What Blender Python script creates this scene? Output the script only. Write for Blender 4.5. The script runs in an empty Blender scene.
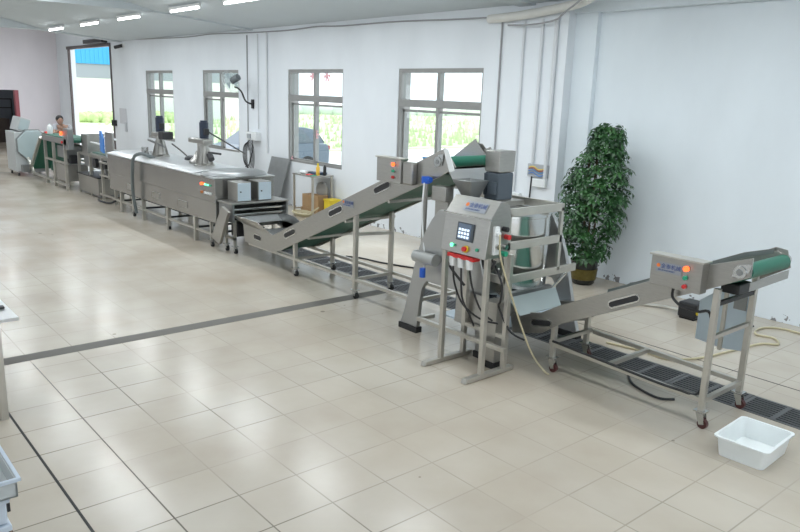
import bpy, bmesh, math, random
from mathutils import Vector, Matrix
random.seed(7)
C = bpy.context.scene.collection
# ---------------------------------------------------------------- camera, world, light, exposure
cam = bpy.data.objects.new('camera', bpy.data.cameras.new('camera'))
C.objects.link(cam)
right = Vector((0.64578761, 0.76277983, 0.03354535))
down = Vector((0.19605992, -0.12320652, -0.97282098))
fwd = Vector((-0.73791522, 0.63481263, -0.2291158))
Rm = Matrix((right, -down, -fwd)).transposed()
cam.matrix_world = Matrix.Translation((0, 0, 2.4)) @ Rm.to_4x4()
cam.data.sensor_width = 36; cam.data.lens = 724.14 / 800 * 36
cam.data.clip_end = 500; cam.data.clip_start = 0.05
bpy.context.scene.camera = cam
vs = bpy.context.scene.view_settings
vs.view_transform = 'Standard'; vs.look = 'None'; vs.gamma = 1; vs.exposure = 0.02
w = bpy.data.worlds.new('sky'); bpy.context.scene.world = w; w.use_nodes = True
bg = w.node_tree.nodes['Background']
bg.inputs[0].default_value = (0.88, 0.94, 1.0, 1); bg.inputs[1].default_value = 2.2
TUBE_W = 30
TUBE_COL = (0.90, 0.96, 1.0)
SUN = bpy.data.lights.new('sun', 'SUN'); SUN.energy = 2.5; SUN.angle = 0.3
so = bpy.data.objects.new('sun', SUN); C.objects.link(so); so.rotation_euler = (math.radians(40), 0, math.radians(-160))

# ---------------------------------------------------------------- materials
MATS = {}
def mat(name, col, rough=0.6, metal=0.0, emit=None, estr=1.0, noise=0.0, nscale=8, bump=0.0, stretch=None, alpha=None, spec=0.5):
    if name in MATS: return MATS[name]
    m = bpy.data.materials.new(name); m.use_nodes = True
    nt = m.node_tree; b = nt.nodes['Principled BSDF']
    b.inputs['Base Color'].default_value = (*col, 1)
    b.inputs['Roughness'].default_value = rough
    b.inputs['Metallic'].default_value = metal
    b.inputs['Specular IOR Level'].default_value = spec
    if emit:
        b.inputs['Emission Color'].default_value = (*emit, 1); b.inputs['Emission Strength'].default_value = estr
    if alpha is not None: b.inputs['Alpha'].default_value = alpha
    if noise or bump:
        tc = nt.nodes.new('ShaderNodeTexCoord'); mp = nt.nodes.new('ShaderNodeMapping')
        if stretch: mp.inputs['Scale'].default_value = stretch
        n = nt.nodes.new('ShaderNodeTexNoise'); n.inputs['Scale'].default_value = nscale; n.inputs['Detail'].default_value = 2
        nt.links.new(tc.outputs['Object'], mp.inputs[0]); nt.links.new(mp.outputs[0], n.inputs['Vector'])
        if noise:
            r = nt.nodes.new('ShaderNodeMapRange'); r.inputs[1].default_value = 0.15; r.inputs[2].default_value = 0.85
            r.inputs[3].default_value = 1 - noise; r.inputs[4].default_value = 1 + noise * 0.5
            mx = nt.nodes.new('ShaderNodeMix'); mx.data_type = 'RGBA'; mx.blend_type = 'MULTIPLY'; mx.inputs[0].default_value = 1
            mx.inputs[6].default_value = (*col, 1)
            nt.links.new(n.outputs[0], r.inputs[0]); nt.links.new(r.outputs[0], mx.inputs[7]); nt.links.new(mx.outputs[2], b.inputs['Base Color'])
            r2 = nt.nodes.new('ShaderNodeMapRange'); r2.inputs[1].default_value = 0.15; r2.inputs[2].default_value = 0.85
            r2.inputs[3].default_value = rough * 0.92; r2.inputs[4].default_value = min(1, rough * 1.08)
            nt.links.new(n.outputs[0], r2.inputs[0]); nt.links.new(r2.outputs[0], b.inputs['Roughness'])
        if bump:
            bp = nt.nodes.new('ShaderNodeBump'); bp.inputs['Strength'].default_value = bump; bp.inputs['Distance'].default_value = 0.02
            nt.links.new(n.outputs[0], bp.inputs['Height']); nt.links.new(bp.outputs[0], b.inputs['Normal'])
    MATS[name] = m; return m
STEEL = mat('brushed stainless steel', (0.42, 0.41, 0.385), 0.33, 0.9, noise=0.10, nscale=14, stretch=(1, 1, 6))
TUBE = mat('stainless square tube', (0.56, 0.54, 0.49), 0.38, 0.8, noise=0.08, nscale=9)
POLISH = mat('polished stainless steel', (0.62, 0.63, 0.62), 0.16, 1.0, noise=0.05, nscale=4)
DSTEEL = mat('dark stainless sheet', (0.30, 0.31, 0.31), 0.4, 0.8, noise=0.12, nscale=7)  # darker grey stainless for hoppers, skirts and small parts
FILM = mat('blue protective film on steel', (0.58, 0.68, 0.76), 0.34, 0.35, noise=0.05)
GREEN = mat('green PVC belt', (0.02, 0.13, 0.085), 0.5, noise=0.1)
BLACK = mat('black plastic', (0.02, 0.02, 0.022), 0.45)
RUBBER = mat('black rubber', (0.025, 0.025, 0.025), 0.8)
LID = mat('bright lid steel', (.60, .61, .61), .34, .85, noise=.06, nscale=3)
MOTOR = mat('dark blue grey motor paint', (0.075, 0.095, 0.115), 0.5)
MOTORB = mat('navy motor paint', (0.02, 0.03, 0.055), 0.45)
WHITEP = mat('white plastic', (0.8, 0.82, 0.82), 0.4)
TRAYM = mat('white translucent polyethylene', (0.86, 0.9, 0.9), 0.35, noise=0.04)
REDP = mat('red plastic', (0.6, 0.03, 0.03), 0.4)
BLUEP = mat('blue plastic', (0.02, 0.12, 0.6), 0.4)
YEL = mat('yellow plastic', (0.8, 0.6, 0.03), 0.45)
GRNP = mat('green button plastic', (0.03, 0.35, 0.2), 0.4)
REDL = mat('lit red lamp', (0.8, 0.1, 0.03), 0.4, emit=(1, 0.10, 0.02), estr=3)
ORGL = mat('lit orange lamp core', (1, 0.5, 0.05), 0.4, emit=(1, 0.5, 0.05), estr=6)
GRNL = mat('lit green lamp', (0.2, 0.9, 0.5), 0.4, emit=(0.15, 1, 0.5), estr=1.8)
WHEELR = mat('dark red caster tyre', (0.08, 0.02, 0.018), 0.5)
CARD = mat('brown cardboard', (0.42, 0.27, 0.14), 0.8, noise=0.1)
YHOSE = mat('yellowed clear hose', (0.55, 0.49, 0.32), 0.4)
LCD = mat('backlit screen', (0.05, 0.07, 0.1), 0.3, emit=(0.10, 0.14, 0.2), estr=0.6)
LCDK = mat('backlit screen keys', (0.7, 0.8, 0.9), 0.3, emit=(0.7, 0.82, 0.95), estr=0.8)
WHITEC = mat('white emulsion ceiling', (0.58, 0.63, 0.66), 0.9, noise=0.04, nscale=1.2)
WALLM = None
FRAME = mat('weathered aluminium window frame', (0.30, 0.30, 0.29), 0.5, 0.2, noise=0.12, nscale=5)
CONDUIT = mat('white conduit', (0.70, 0.72, 0.74), 0.5)
GCABLE = mat('grey cable', (0.34, 0.34, 0.35), 0.6)

def wall_material(name, col, stain=0.08):
    m = bpy.data.materials.new(name); m.use_nodes = True; nt = m.node_tree; b = nt.nodes['Principled BSDF']
    b.inputs['Roughness'].default_value = 0.75; b.inputs['Specular IOR Level'].default_value = 0.25
    tc = nt.nodes.new('ShaderNodeTexCoord')
    n = nt.nodes.new('ShaderNodeTexNoise'); n.inputs['Scale'].default_value = 0.8; n.inputs['Detail'].default_value = 6
    mp = nt.nodes.new('ShaderNodeMapping'); mp.inputs['Scale'].default_value = (1, 1, 0.5)
    nt.links.new(tc.outputs['Object'], mp.inputs[0]); nt.links.new(mp.outputs[0], n.inputs['Vector'])
    cr = nt.nodes.new('ShaderNodeValToRGB')
    cr.color_ramp.elements[0].position = 0.3; cr.color_ramp.elements[0].color = (*[c * (1 - stain) for c in col], 1)
    cr.color_ramp.elements[1].position = 0.6; cr.color_ramp.elements[1].color = (*col, 1)
    nt.links.new(n.outputs[0], cr.inputs[0])
    n2 = nt.nodes.new('ShaderNodeTexNoise'); n2.inputs['Scale'].default_value = 9; n2.inputs['Detail'].default_value = 3; nt.links.new(tc.outputs['Object'], n2.inputs['Vector'])
    sp = nt.nodes.new('ShaderNodeSeparateXYZ'); nt.links.new(tc.outputs['Object'], sp.inputs[0])
    zr = nt.nodes.new('ShaderNodeMapRange'); nt.links.new(sp.outputs[2], zr.inputs[0]); zr.inputs[1].default_value = 0.02; zr.inputs[2].default_value = 0.35; zr.inputs[3].default_value = 0.56; zr.inputs[4].default_value = 0.9
    gt = nt.nodes.new('ShaderNodeMath'); gt.operation = 'GREATER_THAN'; nt.links.new(n2.outputs[0], gt.inputs[0]); nt.links.new(zr.outputs[0], gt.inputs[1])
    mx2 = nt.nodes.new('ShaderNodeMix'); mx2.data_type = 'RGBA'; nt.links.new(gt.outputs[0], mx2.inputs[0]); nt.links.new(cr.outputs[0], mx2.inputs[6]); mx2.inputs[7].default_value = (0.25, 0.25, 0.26, 1)
    nt.links.new(mx2.outputs[2], b.inputs['Base Color'])
    return m
WALLM = wall_material('white emulsion wall', (0.81, 0.845, 0.88))
WALLP = wall_material('pinkish white wall', (0.80, 0.76, 0.80))  # pink-lavender tint for the far wall
WALLB = wall_material('cool white emulsion wall', (0.79, 0.85, 0.89), 0.1)

def floor_material():
    m = bpy.data.materials.new('polished beige floor tiles'); m.use_nodes = True; nt = m.node_tree
    b = nt.nodes['Principled BSDF']; L = nt.links
    def N(t, **k):
        n = nt.nodes.new(t)
        for a, v in k.items(): setattr(n, a, v)
        return n
    def math_(op, a, bb=None):
        n = N('ShaderNodeMath', operation=op)
        for i, v in enumerate((a, bb)):
            if v is None: continue
            if isinstance(v, (int, float)): n.inputs[i].default_value = v
            else: L.new(v, n.inputs[i])
        return n.outputs[0]
    tc = N('ShaderNodeTexCoord'); sp = N('ShaderNodeSeparateXYZ'); L.new(tc.outputs['Object'], sp.inputs[0])
    P = 0.4085
    u = math_('DIVIDE', math_('ADD', sp.outputs[0], 2.385 + 100 * P), P)
    v = math_('DIVIDE', math_('ADD', sp.outputs[1], -1.064 + 100 * 0.4070), 0.4070)
    def edge(x):
        f = math_('FRACT', x); return math_('MINIMUM', f, math_('SUBTRACT', 1.0, f))
    e = math_('MINIMUM', edge(u), edge(v))
    mr = N('ShaderNodeMapRange'); L.new(e, mr.inputs[0]); mr.inputs[1].default_value = 0.007; mr.inputs[2].default_value = 0.015
    cb = N('ShaderNodeCombineXYZ'); L.new(math_('FLOOR', u), cb.inputs[0]); L.new(math_('FLOOR', v), cb.inputs[1])
    wn = N('ShaderNodeTexWhiteNoise'); L.new(cb.outputs[0], wn.inputs['Vector'])
    ns = N('ShaderNodeTexNoise'); ns.inputs['Scale'].default_value = 0.9; ns.inputs['Detail'].default_value = 7; L.new(tc.outputs['Object'], ns.inputs['Vector'])
    cr = N('ShaderNodeValToRGB'); L.new(ns.outputs[0], cr.inputs[0])
    cr.color_ramp.elements[0].position = 0.3; cr.color_ramp.elements[0].color = (0.44, 0.378, 0.302, 1)
    cr.color_ramp.elements[1].position = 0.65; cr.color_ramp.elements[1].color = (0.545, 0.497, 0.42, 1)
    tv = N('ShaderNodeMapRange'); L.new(wn.outputs[0], tv.inputs[0]); tv.inputs[3].default_value = 0.965; tv.inputs[4].default_value = 1.01
    m1 = N('ShaderNodeMix', data_type='RGBA', blend_type='MULTIPLY'); m1.inputs[0].default_value = 1
    L.new(cr.outputs[0], m1.inputs[6]); L.new(tv.outputs[0], m1.inputs[7])
    # grout, with a noise that makes some joints faint
    gn = N('ShaderNodeTexNoise'); gn.inputs['Scale'].default_value = 0.9; L.new(tc.outputs['Object'], gn.inputs['Vector'])
    gr = N('ShaderNodeMapRange'); L.new(gn.outputs[0], gr.inputs[0]); gr.inputs[1].default_value = 0.4; gr.inputs[2].default_value = 0.62; gr.inputs[3].default_value = 0.15; gr.inputs[4].default_value = 0.95
    inv = math_('SUBTRACT', 1.0, mr.outputs[0]); fac = math_('MULTIPLY', inv, gr.outputs[0])
    # joints are cleaner beyond the drain strip and towards the machines
    wx = N('ShaderNodeMapRange'); L.new(sp.outputs[0], wx.inputs[0]); wx.inputs[1].default_value = -7.0; wx.inputs[2].default_value = -6.6; wx.inputs[3].default_value = 0.45; wx.inputs[4].default_value = 1
    wy = N('ShaderNodeMapRange'); L.new(sp.outputs[1], wy.inputs[0]); wy.inputs[1].default_value = 1.8; wy.inputs[2].default_value = 3.2; wy.inputs[3].default_value = 1; wy.inputs[4].default_value = 0.5
    fac = math_('MULTIPLY', fac, math_('MULTIPLY', wx.outputs[0], wy.outputs[0]))
    m2 = N('ShaderNodeMix', data_type='RGBA'); L.new(fac, m2.inputs[0]); L.new(m1.outputs[2], m2.inputs[6]); m2.inputs[7].default_value = (0.17, 0.15, 0.12, 1)
    # small dark scuffs
    vn = N('ShaderNodeTexVoronoi'); vn.inputs['Scale'].default_value = 3.0; L.new(tc.outputs['Object'], vn.inputs['Vector'])
    n3 = N('ShaderNodeTexNoise'); n3.inputs['Scale'].default_value = 0.7; L.new(tc.outputs['Object'], n3.inputs['Vector'])
    thr = N('ShaderNodeMapRange'); L.new(n3.outputs[0], thr.inputs[0]); thr.inputs[1].default_value = 0.5; thr.inputs[2].default_value = 0.7; thr.inputs[3].default_value = 0.0; thr.inputs[4].default_value = 0.11
    sc = math_('LESS_THAN', vn.outputs['Distance'], thr.outputs[0])
    m3 = N('ShaderNodeMix', data_type='RGBA'); L.new(math_('MULTIPLY', sc, 0.7), m3.inputs[0]); L.new(m2.outputs[2], m3.inputs[6]); m3.inputs[7].default_value = (0.2, 0.17, 0.13, 1)
    L.new(m3.outputs[2], b.inputs['Base Color'])
    rr = N('ShaderNodeMapRange'); L.new(ns.outputs[0], rr.inputs[0]); rr.inputs[1].default_value = 0.3; rr.inputs[2].default_value = 0.7; rr.inputs[3].default_value = 0.20; rr.inputs[4].default_value = 0.262
    L.new(rr.outputs[0], b.inputs['Roughness'])
    b.inputs['Specular IOR Level'].default_value = 0.42
    bn = N('ShaderNodeTexNoise'); bn.inputs['Scale'].default_value = 5; L.new(tc.outputs['Object'], bn.inputs['Vector'])
    bp = N('ShaderNodeBump'); bp.inputs['Strength'].default_value = 0.08; bp.inputs['Distance'].default_value = 0.02
    L.new(math_('ADD', math_('MULTIPLY', bn.outputs[0], 0.5), math_('MULTIPLY', mr.outputs[0], 0.15)), bp.inputs['Height']); L.new(bp.outputs[0], b.inputs['Normal'])
    return m
FLOORM = floor_material()

# ---------------------------------------------------------------- mesh helpers
class MB:
    def __init__(s): s.bm = bmesh.new(); s.smooth = False
    def box(s, x0, x1, y0, y1, z0, z1):
        v = [s.bm.verts.new(p) for p in ((x0, y0, z0), (x1, y0, z0), (x1, y1, z0), (x0, y1, z0), (x0, y0, z1), (x1, y0, z1), (x1, y1, z1), (x0, y1, z1))]
        for f in ((3, 2, 1, 0), (4, 5, 6, 7), (0, 1, 5, 4), (1, 2, 6, 5), (2, 3, 7, 6), (3, 0, 4, 7)): s.bm.faces.new([v[i] for i in f])
        return s
    def prism(s, pts, y0, y1):      # polygon in XZ extruded along Y
        a = [s.bm.verts.new((p[0], y0, p[1])) for p in pts]; b = [s.bm.verts.new((p[0], y1, p[1])) for p in pts]
        n = len(pts)
        s.bm.faces.new(a); s.bm.faces.new(b[::-1])
        for i in range(n): s.bm.faces.new([a[i], b[i], b[(i + 1) % n], a[(i + 1) % n]])
        return s
    def prismx(s, pts, x0, x1):     # polygon in YZ extruded along X
        a = [s.bm.verts.new((x0, p[0], p[1])) for p in pts]; b = [s.bm.verts.new((x1, p[0], p[1])) for p in pts]
        n = len(pts)
        s.bm.faces.new(a); s.bm.faces.new(b[::-1])
        for i in range(n): s.bm.faces.new([a[i], b[i], b[(i + 1) % n], a[(i + 1) % n]])
        return s
    def poly3(s, pts, th):          # planar 3D polygon with thickness along its normal
        P = [Vector(p) for p in pts]; n = (P[1] - P[0]).cross(P[2] - P[0]).normalized() * th
        a = [s.bm.verts.new(p) for p in P]; b = [s.bm.verts.new(p + n) for p in P]; k = len(P)
        s.bm.faces.new(a); s.bm.faces.new(b[::-1])
        for i in range(k): s.bm.faces.new([a[i], b[i], b[(i + 1) % k], a[(i + 1) % k]])
        return s
    def cyl(s, p0, p1, r0, r1=None, n=16, cap=True):
        r1 = r0 if r1 is None else r1
        p0, p1 = Vector(p0), Vector(p1); d = (p1 - p0).normalized(); u = d.orthogonal().normalized(); v = d.cross(u)
        A = []; B = []
        for i in range(n):
            t = 2 * math.pi * i / n; o = u * math.cos(t) + v * math.sin(t)
            A.append(s.bm.verts.new(p0 + o * r0)); B.append(s.bm.verts.new(p1 + o * r1))
        for i in range(n): s.bm.faces.new([A[i], A[(i + 1) % n], B[(i + 1) % n], B[i]])
        if cap: s.bm.faces.new(A[::-1]); s.bm.faces.new(B)
        s.smooth = True; return s
    def lathe(s, c, prof, n=28, axis='z'):
        rings = []
        for r, h in prof:
            ring = []
            for i in range(n):
                t = 2 * math.pi * i / n; a, b = r * math.cos(t), r * math.sin(t)
                p = (c[0] + a, c[1] + b, c[2] + h) if axis == 'z' else ((c[0] + a, c[1] + h, c[2] + b) if axis == 'y' else (c[0] + h, c[1] + a, c[2] + b))
                ring.append(s.bm.verts.new(p))
            rings.append(ring)
        for A, B in zip(rings, rings[1:]):
            for i in range(n): s.bm.faces.new([A[i], A[(i + 1) % n], B[(i + 1) % n], B[i]])
        if prof[0][0] > 1e-4: s.bm.faces.new(rings[0][::-1])
        if prof[-1][0] > 1e-4: s.bm.faces.new(rings[-1])
        s.smooth = True; return s
    def bar(s, p0, p1, w=0.03, h=None):     # square bar between two points
        h = h or w; p0, p1 = Vector(p0), Vector(p1); d = (p1 - p0).normalized()
        up = Vector((0, 0, 1)) if abs(d.z) < 0.95 else Vector((0, 1, 0))
        a = d.cross(up).normalized() * (w / 2); b = a.cross(d).normalized() * (h / 2)
        q = [s.bm.verts.new(p + x) for p in (p0, p1) for x in (-a - b, a - b, a + b, -a + b)]
        for f in ((0, 1, 2, 3), (7, 6, 5, 4), (0, 4, 5, 1), (1, 5, 6, 2), (2, 6, 7, 3), (3, 7, 4, 0)): s.bm.faces.new([q[i] for i in f])
        return s
    def tube(s, pts, r=0.008, n=8, sub=6):
        P = [Vector(p) for p in pts]
        if len(P) > 2 and sub > 1:       # catmull-rom
            Q = []
            for i in range(len(P) - 1):
                a = P[max(i - 1, 0)]; b = P[i]; c = P[i + 1]; d = P[min(i + 2, len(P) - 1)]
                for k in range(sub):
                    t = k / sub
                    Q.append(0.5 * ((2 * b) + (c - a) * t + (2 * a - 5 * b + 4 * c - d) * t * t + (3 * b - a - 3 * c + d) * t ** 3))
            Q.append(P[-1]); P = Q
        prev = None; u = None
        first = None
        for i, p in enumerate(P):
            d = (P[min(i + 1, len(P) - 1)] - P[max(i - 1, 0)]).normalized()
            u = d.orthogonal().normalized() if u is None else (u - d * u.dot(d)).normalized()
            v = d.cross(u)
            ring = [s.bm.verts.new(p + (u * math.cos(2 * math.pi * k / n) + v * math.sin(2 * math.pi * k / n)) * r) for k in range(n)]
            if prev:
                for k in range(n): s.bm.faces.new([prev[k], prev[(k + 1) % n], ring[(k + 1) % n], ring[k]])
            else: first = ring
            prev = ring
        s.bm.faces.new(first[::-1]); s.bm.faces.new(prev)
        s.smooth = True; return s
    def sphere(s, c, r, sc=(1, 1, 1), n=12):
        prof = [(max(1e-5, math.sin(math.pi * i / n)), -math.cos(math.pi * i / n)) for i in range(n + 1)]
        rings = []
        for rr, h in prof:
            rings.append([s.bm.verts.new((c[0] + r * sc[0] * rr * math.cos(2 * math.pi * k / 16), c[1] + r * sc[1] * rr * math.sin(2 * math.pi * k / 16), c[2] + r * sc[2] * h)) for k in range(16)])
        for A, B in zip(rings, rings[1:]):
            for k in range(16): s.bm.faces.new([A[k], A[(k + 1) % 16], B[(k + 1) % 16], B[k]])
        s.smooth = True; return s
    def rot(s, ang, axis, c):
        bmesh.ops.rotate(s.bm, verts=s.bm.verts, cent=c, matrix=Matrix.Rotation(ang, 3, axis)); return s
    def build(s, name, m, parent=None, bevel=0.0, label=None):
        bmesh.ops.recalc_face_normals(s.bm, faces=s.bm.faces)
        off = Vector((0, 0, 0)); p = parent
        while p is not None: off += Vector(p.location); p = p.parent
        org = Vector((0, 0, 0))
        if parent is None and s.bm.verts:
            xs = [v.co for v in s.bm.verts]
            org = Vector(((min(v.x for v in xs) + max(v.x for v in xs)) / 2, (min(v.y for v in xs) + max(v.y for v in xs)) / 2, min(v.z for v in xs)))
            if getattr(s, 'keep', False): org = Vector((0, 0, 0))
        sh = off + org
        for v in s.bm.verts: v.co -= sh
        me = bpy.data.meshes.new(name); s.bm.to_mesh(me); s.bm.free()
        me.materials.append(m)
        if s.smooth:
            for p_ in me.polygons: p_.use_smooth = True
            me.set_sharp_from_angle(angle=math.radians(38))
        o = bpy.data.objects.new(name, me); C.objects.link(o); o.parent = parent
        if parent is None: o.location = org
        if bevel:
            md = o.modifiers.new('bevel', 'BEVEL'); md.width = bevel; md.segments = 2; md.limit_method = 'ANGLE'
        if label: o['label'] = label
        return o
def thing(name, label, cat, loc, group=None):
    o = bpy.data.objects.new(name, None); C.objects.link(o); o.location = loc; o.empty_display_size = 0.1
    o['label'] = label; o['category'] = cat
    if group: o['group'] = group
    return o
def tag(o, label, cat, group=None, kind=None):
    o['label'] = label; o['category'] = cat
    if group: o['group'] = group
    if kind: o['kind'] = kind
    return o
def struct(mb, name, m, parent=None):
    mb.keep = True
    o = mb.build(name, m, parent)
    if parent is None: o['kind'] = 'structure'
    return o
def dup(root, delta, label=None, group=None):
    r = root.copy(); C.objects.link(r); r.location = Vector(root.location) + Vector(delta)
    if label: r['label'] = label
    if group: r['group'] = group
    for ch in list(root.children):
        c = ch.copy(); C.objects.link(c); c.parent = r
        for g in ch.children:
            d = g.copy(); C.objects.link(d); d.parent = c
    return r
def text_mesh(s, size, parent, mtx, m, name='lettering', label=None):
    cu = bpy.data.curves.new('t', 'FONT'); cu.body = s; cu.size = size; cu.extrude = 0.0008; cu.align_x = 'LEFT'; cu.resolution_u = 2
    o = bpy.data.objects.new('t', cu); C.objects.link(o)
    dg = bpy.context.evaluated_depsgraph_get(); dg.update()
    me = bpy.data.meshes.new_from_object(o.evaluated_get(dg)); bpy.data.objects.remove(o)
    off = Vector((0, 0, 0)); p = parent
    while p is not None: off += Vector(p.location); p = p.parent
    me.transform(Matrix.Translation(-off) @ mtx)
    me.materials.clear(); me.materials.append(m)
    t = bpy.data.objects.new(name, me); C.objects.link(t); t.parent = parent
    if label: t['label'] = label
    return t
def facing_front(x, y, z, tilt=0.0):     # text plane facing -Y at a point
    return Matrix.Translation((x, y, z)) @ Matrix.Rotation(math.radians(90) - tilt, 4, 'X')

# ================================================================ STRUCTURE
WY = 8.34; RY = 8.58; FX = -29.7; NX = 4.5; NY = -6.5
# floor around the drain channel
f = MB()
for x0, x1, y0, y1 in ((-35.2, NX, NY, 5.73), (-35.2, -9.6, 5.73, 6.13), (-35.2, NX, 6.13, 8.62)):
    v = [f.bm.verts.new(p) for p in ((x0, y0, 0), (x1, y0, 0), (x1, y1, 0), (x0, y1, 0))]; f.bm.faces.new(v)
f.keep = True
fo = struct(f, 'floor', FLOORM)
ch = MB().box(-9.6, NX, 5.70, 5.73, -0.2, -0.002).box(-9.6, NX, 6.13, 6.16, -0.2, -0.002).box(-9.6, NX, 5.7, 6.16, -0.24, -0.2).box(-9.63, -9.6, 5.7, 6.16, -0.2, -0.002)
struct(ch, 'trim_1', mat('wet dark concrete channel', (0.05, 0.05, 0.05), 0.5))  # channel sides and bottom in one dark grey
struct(MB().box(-6.88, -6.70, -3, 5.73, -0.01, 0.0015), 'trim_2', mat('stained cement drain strip', (0.13, 0.122, 0.105), 0.6, noise=0.25, nscale=6))
struct(MB().box(-6.6, 1.5, 1.056, 1.072, -0.01, 0.0015), 'trim_3', mat('black floor joint', (0.035, 0.035, 0.035), 0.7))
struct(MB().box(-6.6, 1.5, 1.4685, 1.4755, -0.01, 0.0012), 'trim_16', mat('dirty tile joint', (0.14, 0.125, 0.10), 0.7))
struct(MB().box(-4.9, 1.5, 6.555, 6.567, -0.01, 0.0015), 'trim_4', MATS['black floor joint'])
struct(MB().box(-21.95, -21.87, -3, 8.34, -0.01, 0.0015), 'trim_5', MATS['stained cement drain strip'])

# window wall with openings
WIN = [(-21.22, -19.35), (-17.53, -15.67), (-13.50, -11.54), (-9.90, -7.90)]
WZ0, WZ1 = 0.95, 2.85; TH = 0.24
wb = MB(); ZT = 4.6
xs = -29.7
def solid(x0, x1): wb.box(x0, x1, WY, WY + TH, 0, ZT)
solid(-29.9, -28.35); wb.box(-28.35, -24.0, WY, WY + TH, 3.67, ZT)
cur = -24.0
for a, b in WIN:
    solid(cur, a); wb.box(a, b, WY, WY + TH, 0, WZ0); wb.box(a, b, WY, WY + TH, WZ1, ZT); cur = b
solid(cur, -6.38)
struct(wb, 'wall_back', WALLM)
struct(MB().box(-6.38, -6.03, 8.50, 8.9, 0, ZT), 'wall_pilaster', WALLB)
struct(MB().box(-6.03, NX + .2, RY, 8.9, 0, ZT), 'wall_right', WALLB)
struct(MB().box(-6.38, NX, 8.45, 8.6, 3.56, ZT), 'trim_6', WALLB)
# far wall with doorway
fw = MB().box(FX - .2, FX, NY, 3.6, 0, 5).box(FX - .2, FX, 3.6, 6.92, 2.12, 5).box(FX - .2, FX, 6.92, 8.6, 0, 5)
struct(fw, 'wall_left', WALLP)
struct(MB().box(FX - 0.22, FX + 0.03, 6.80, 6.92, 0, 2.12), 'door_1', mat('dark red door frame', (0.36, 0.10, 0.12), 0.6))
# dim room beyond the doorway
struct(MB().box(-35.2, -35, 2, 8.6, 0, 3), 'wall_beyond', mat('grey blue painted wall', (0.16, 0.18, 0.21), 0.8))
rl = thing('ceiling_light', 'added unseen lamp brightening the dark room beyond the far left doorway', 'ceiling light', (-32, 6, 2.9))  # unseen lamp added to lift the black doorway
MB().lathe((-32, 6, 2.82), [(.05, 0), (.16, .03), (.16, .08)], 16).build('shade', mat('added lamp shade', (.7, .7, .68), .5), rl)
rp = bpy.data.lights.new('added_room_glow', 'POINT'); rp.energy = 45; rp.shadow_soft_size = .12; rpo = bpy.data.objects.new('added_room_glow', rp); C.objects.link(rpo); rpo.parent = rl; rpo.location = (0, 0, -.3)
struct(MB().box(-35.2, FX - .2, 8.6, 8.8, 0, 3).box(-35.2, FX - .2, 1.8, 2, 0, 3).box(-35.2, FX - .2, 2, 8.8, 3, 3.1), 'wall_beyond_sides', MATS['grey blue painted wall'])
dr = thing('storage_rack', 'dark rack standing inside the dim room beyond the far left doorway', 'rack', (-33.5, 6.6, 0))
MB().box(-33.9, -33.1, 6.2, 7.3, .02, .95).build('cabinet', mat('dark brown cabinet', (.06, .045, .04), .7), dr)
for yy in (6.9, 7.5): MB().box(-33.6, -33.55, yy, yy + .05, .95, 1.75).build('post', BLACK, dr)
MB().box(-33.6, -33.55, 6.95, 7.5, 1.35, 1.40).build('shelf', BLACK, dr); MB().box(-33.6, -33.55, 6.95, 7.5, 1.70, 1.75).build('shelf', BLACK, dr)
# near walls the camera stands between (openings let the daylight in)
nb = MB().box(-30, NX, NY - .2, NY, 0, 0.9).box(-30, NX, NY - .2, NY, 2.9, 4.6)
for k in range(9): nb.box(-30 + k * 4.2, -29.0 + k * 4.2, NY - .2, NY, 0.9, 2.9)
struct(nb, 'wall_front', WALLM)
struct(MB().box(NX, NX + .2, NY, 0, 0, 4.6).box(NX, NX + .2, 5, 8.9, 0, 4.6).box(NX, NX + .2, 0, 5, 3.4, 4.6), 'wall_near', WALLM)
# ceiling: sloping soffit along the window wall, higher slab beyond
ce = MB()
ce.prismx([(8.34, 3.72), (6.1, 3.90), (6.1, 4.05), (8.34, 3.87)], -22.95, -6.38)
ce.prismx([(8.5, 3.72), (6.1, 3.90), (6.1, 4.05), (8.5, 3.87)], -6.38, NX)
ce.prismx([(6.1, 3.90), (4.8, 4.17), (4.8, 4.32), (6.1, 4.05)], -22.95, NX)
ce.prismx([(4.8, 4.17), (NY - .2, 4.17), (NY - .2, 4.32), (4.8, 4.32)], -22.95, NX)
ce.box(-30, -22.95, NY - .2, 8.6, 4.36, 4.5)
struct(ce, 'ceiling', WHITEC)
for i, x in enumerate((-23.1, -15.1, -7.1, 0.9)):
    b = MB().prismx([(8.34, 3.69), (6.1, 3.87), (NY, 3.87), (NY, 4.4), (8.34, 4.4)], x - .17, x + .13)
    struct(b, 'trim_%d' % (7 + i), WHITEC)

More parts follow.
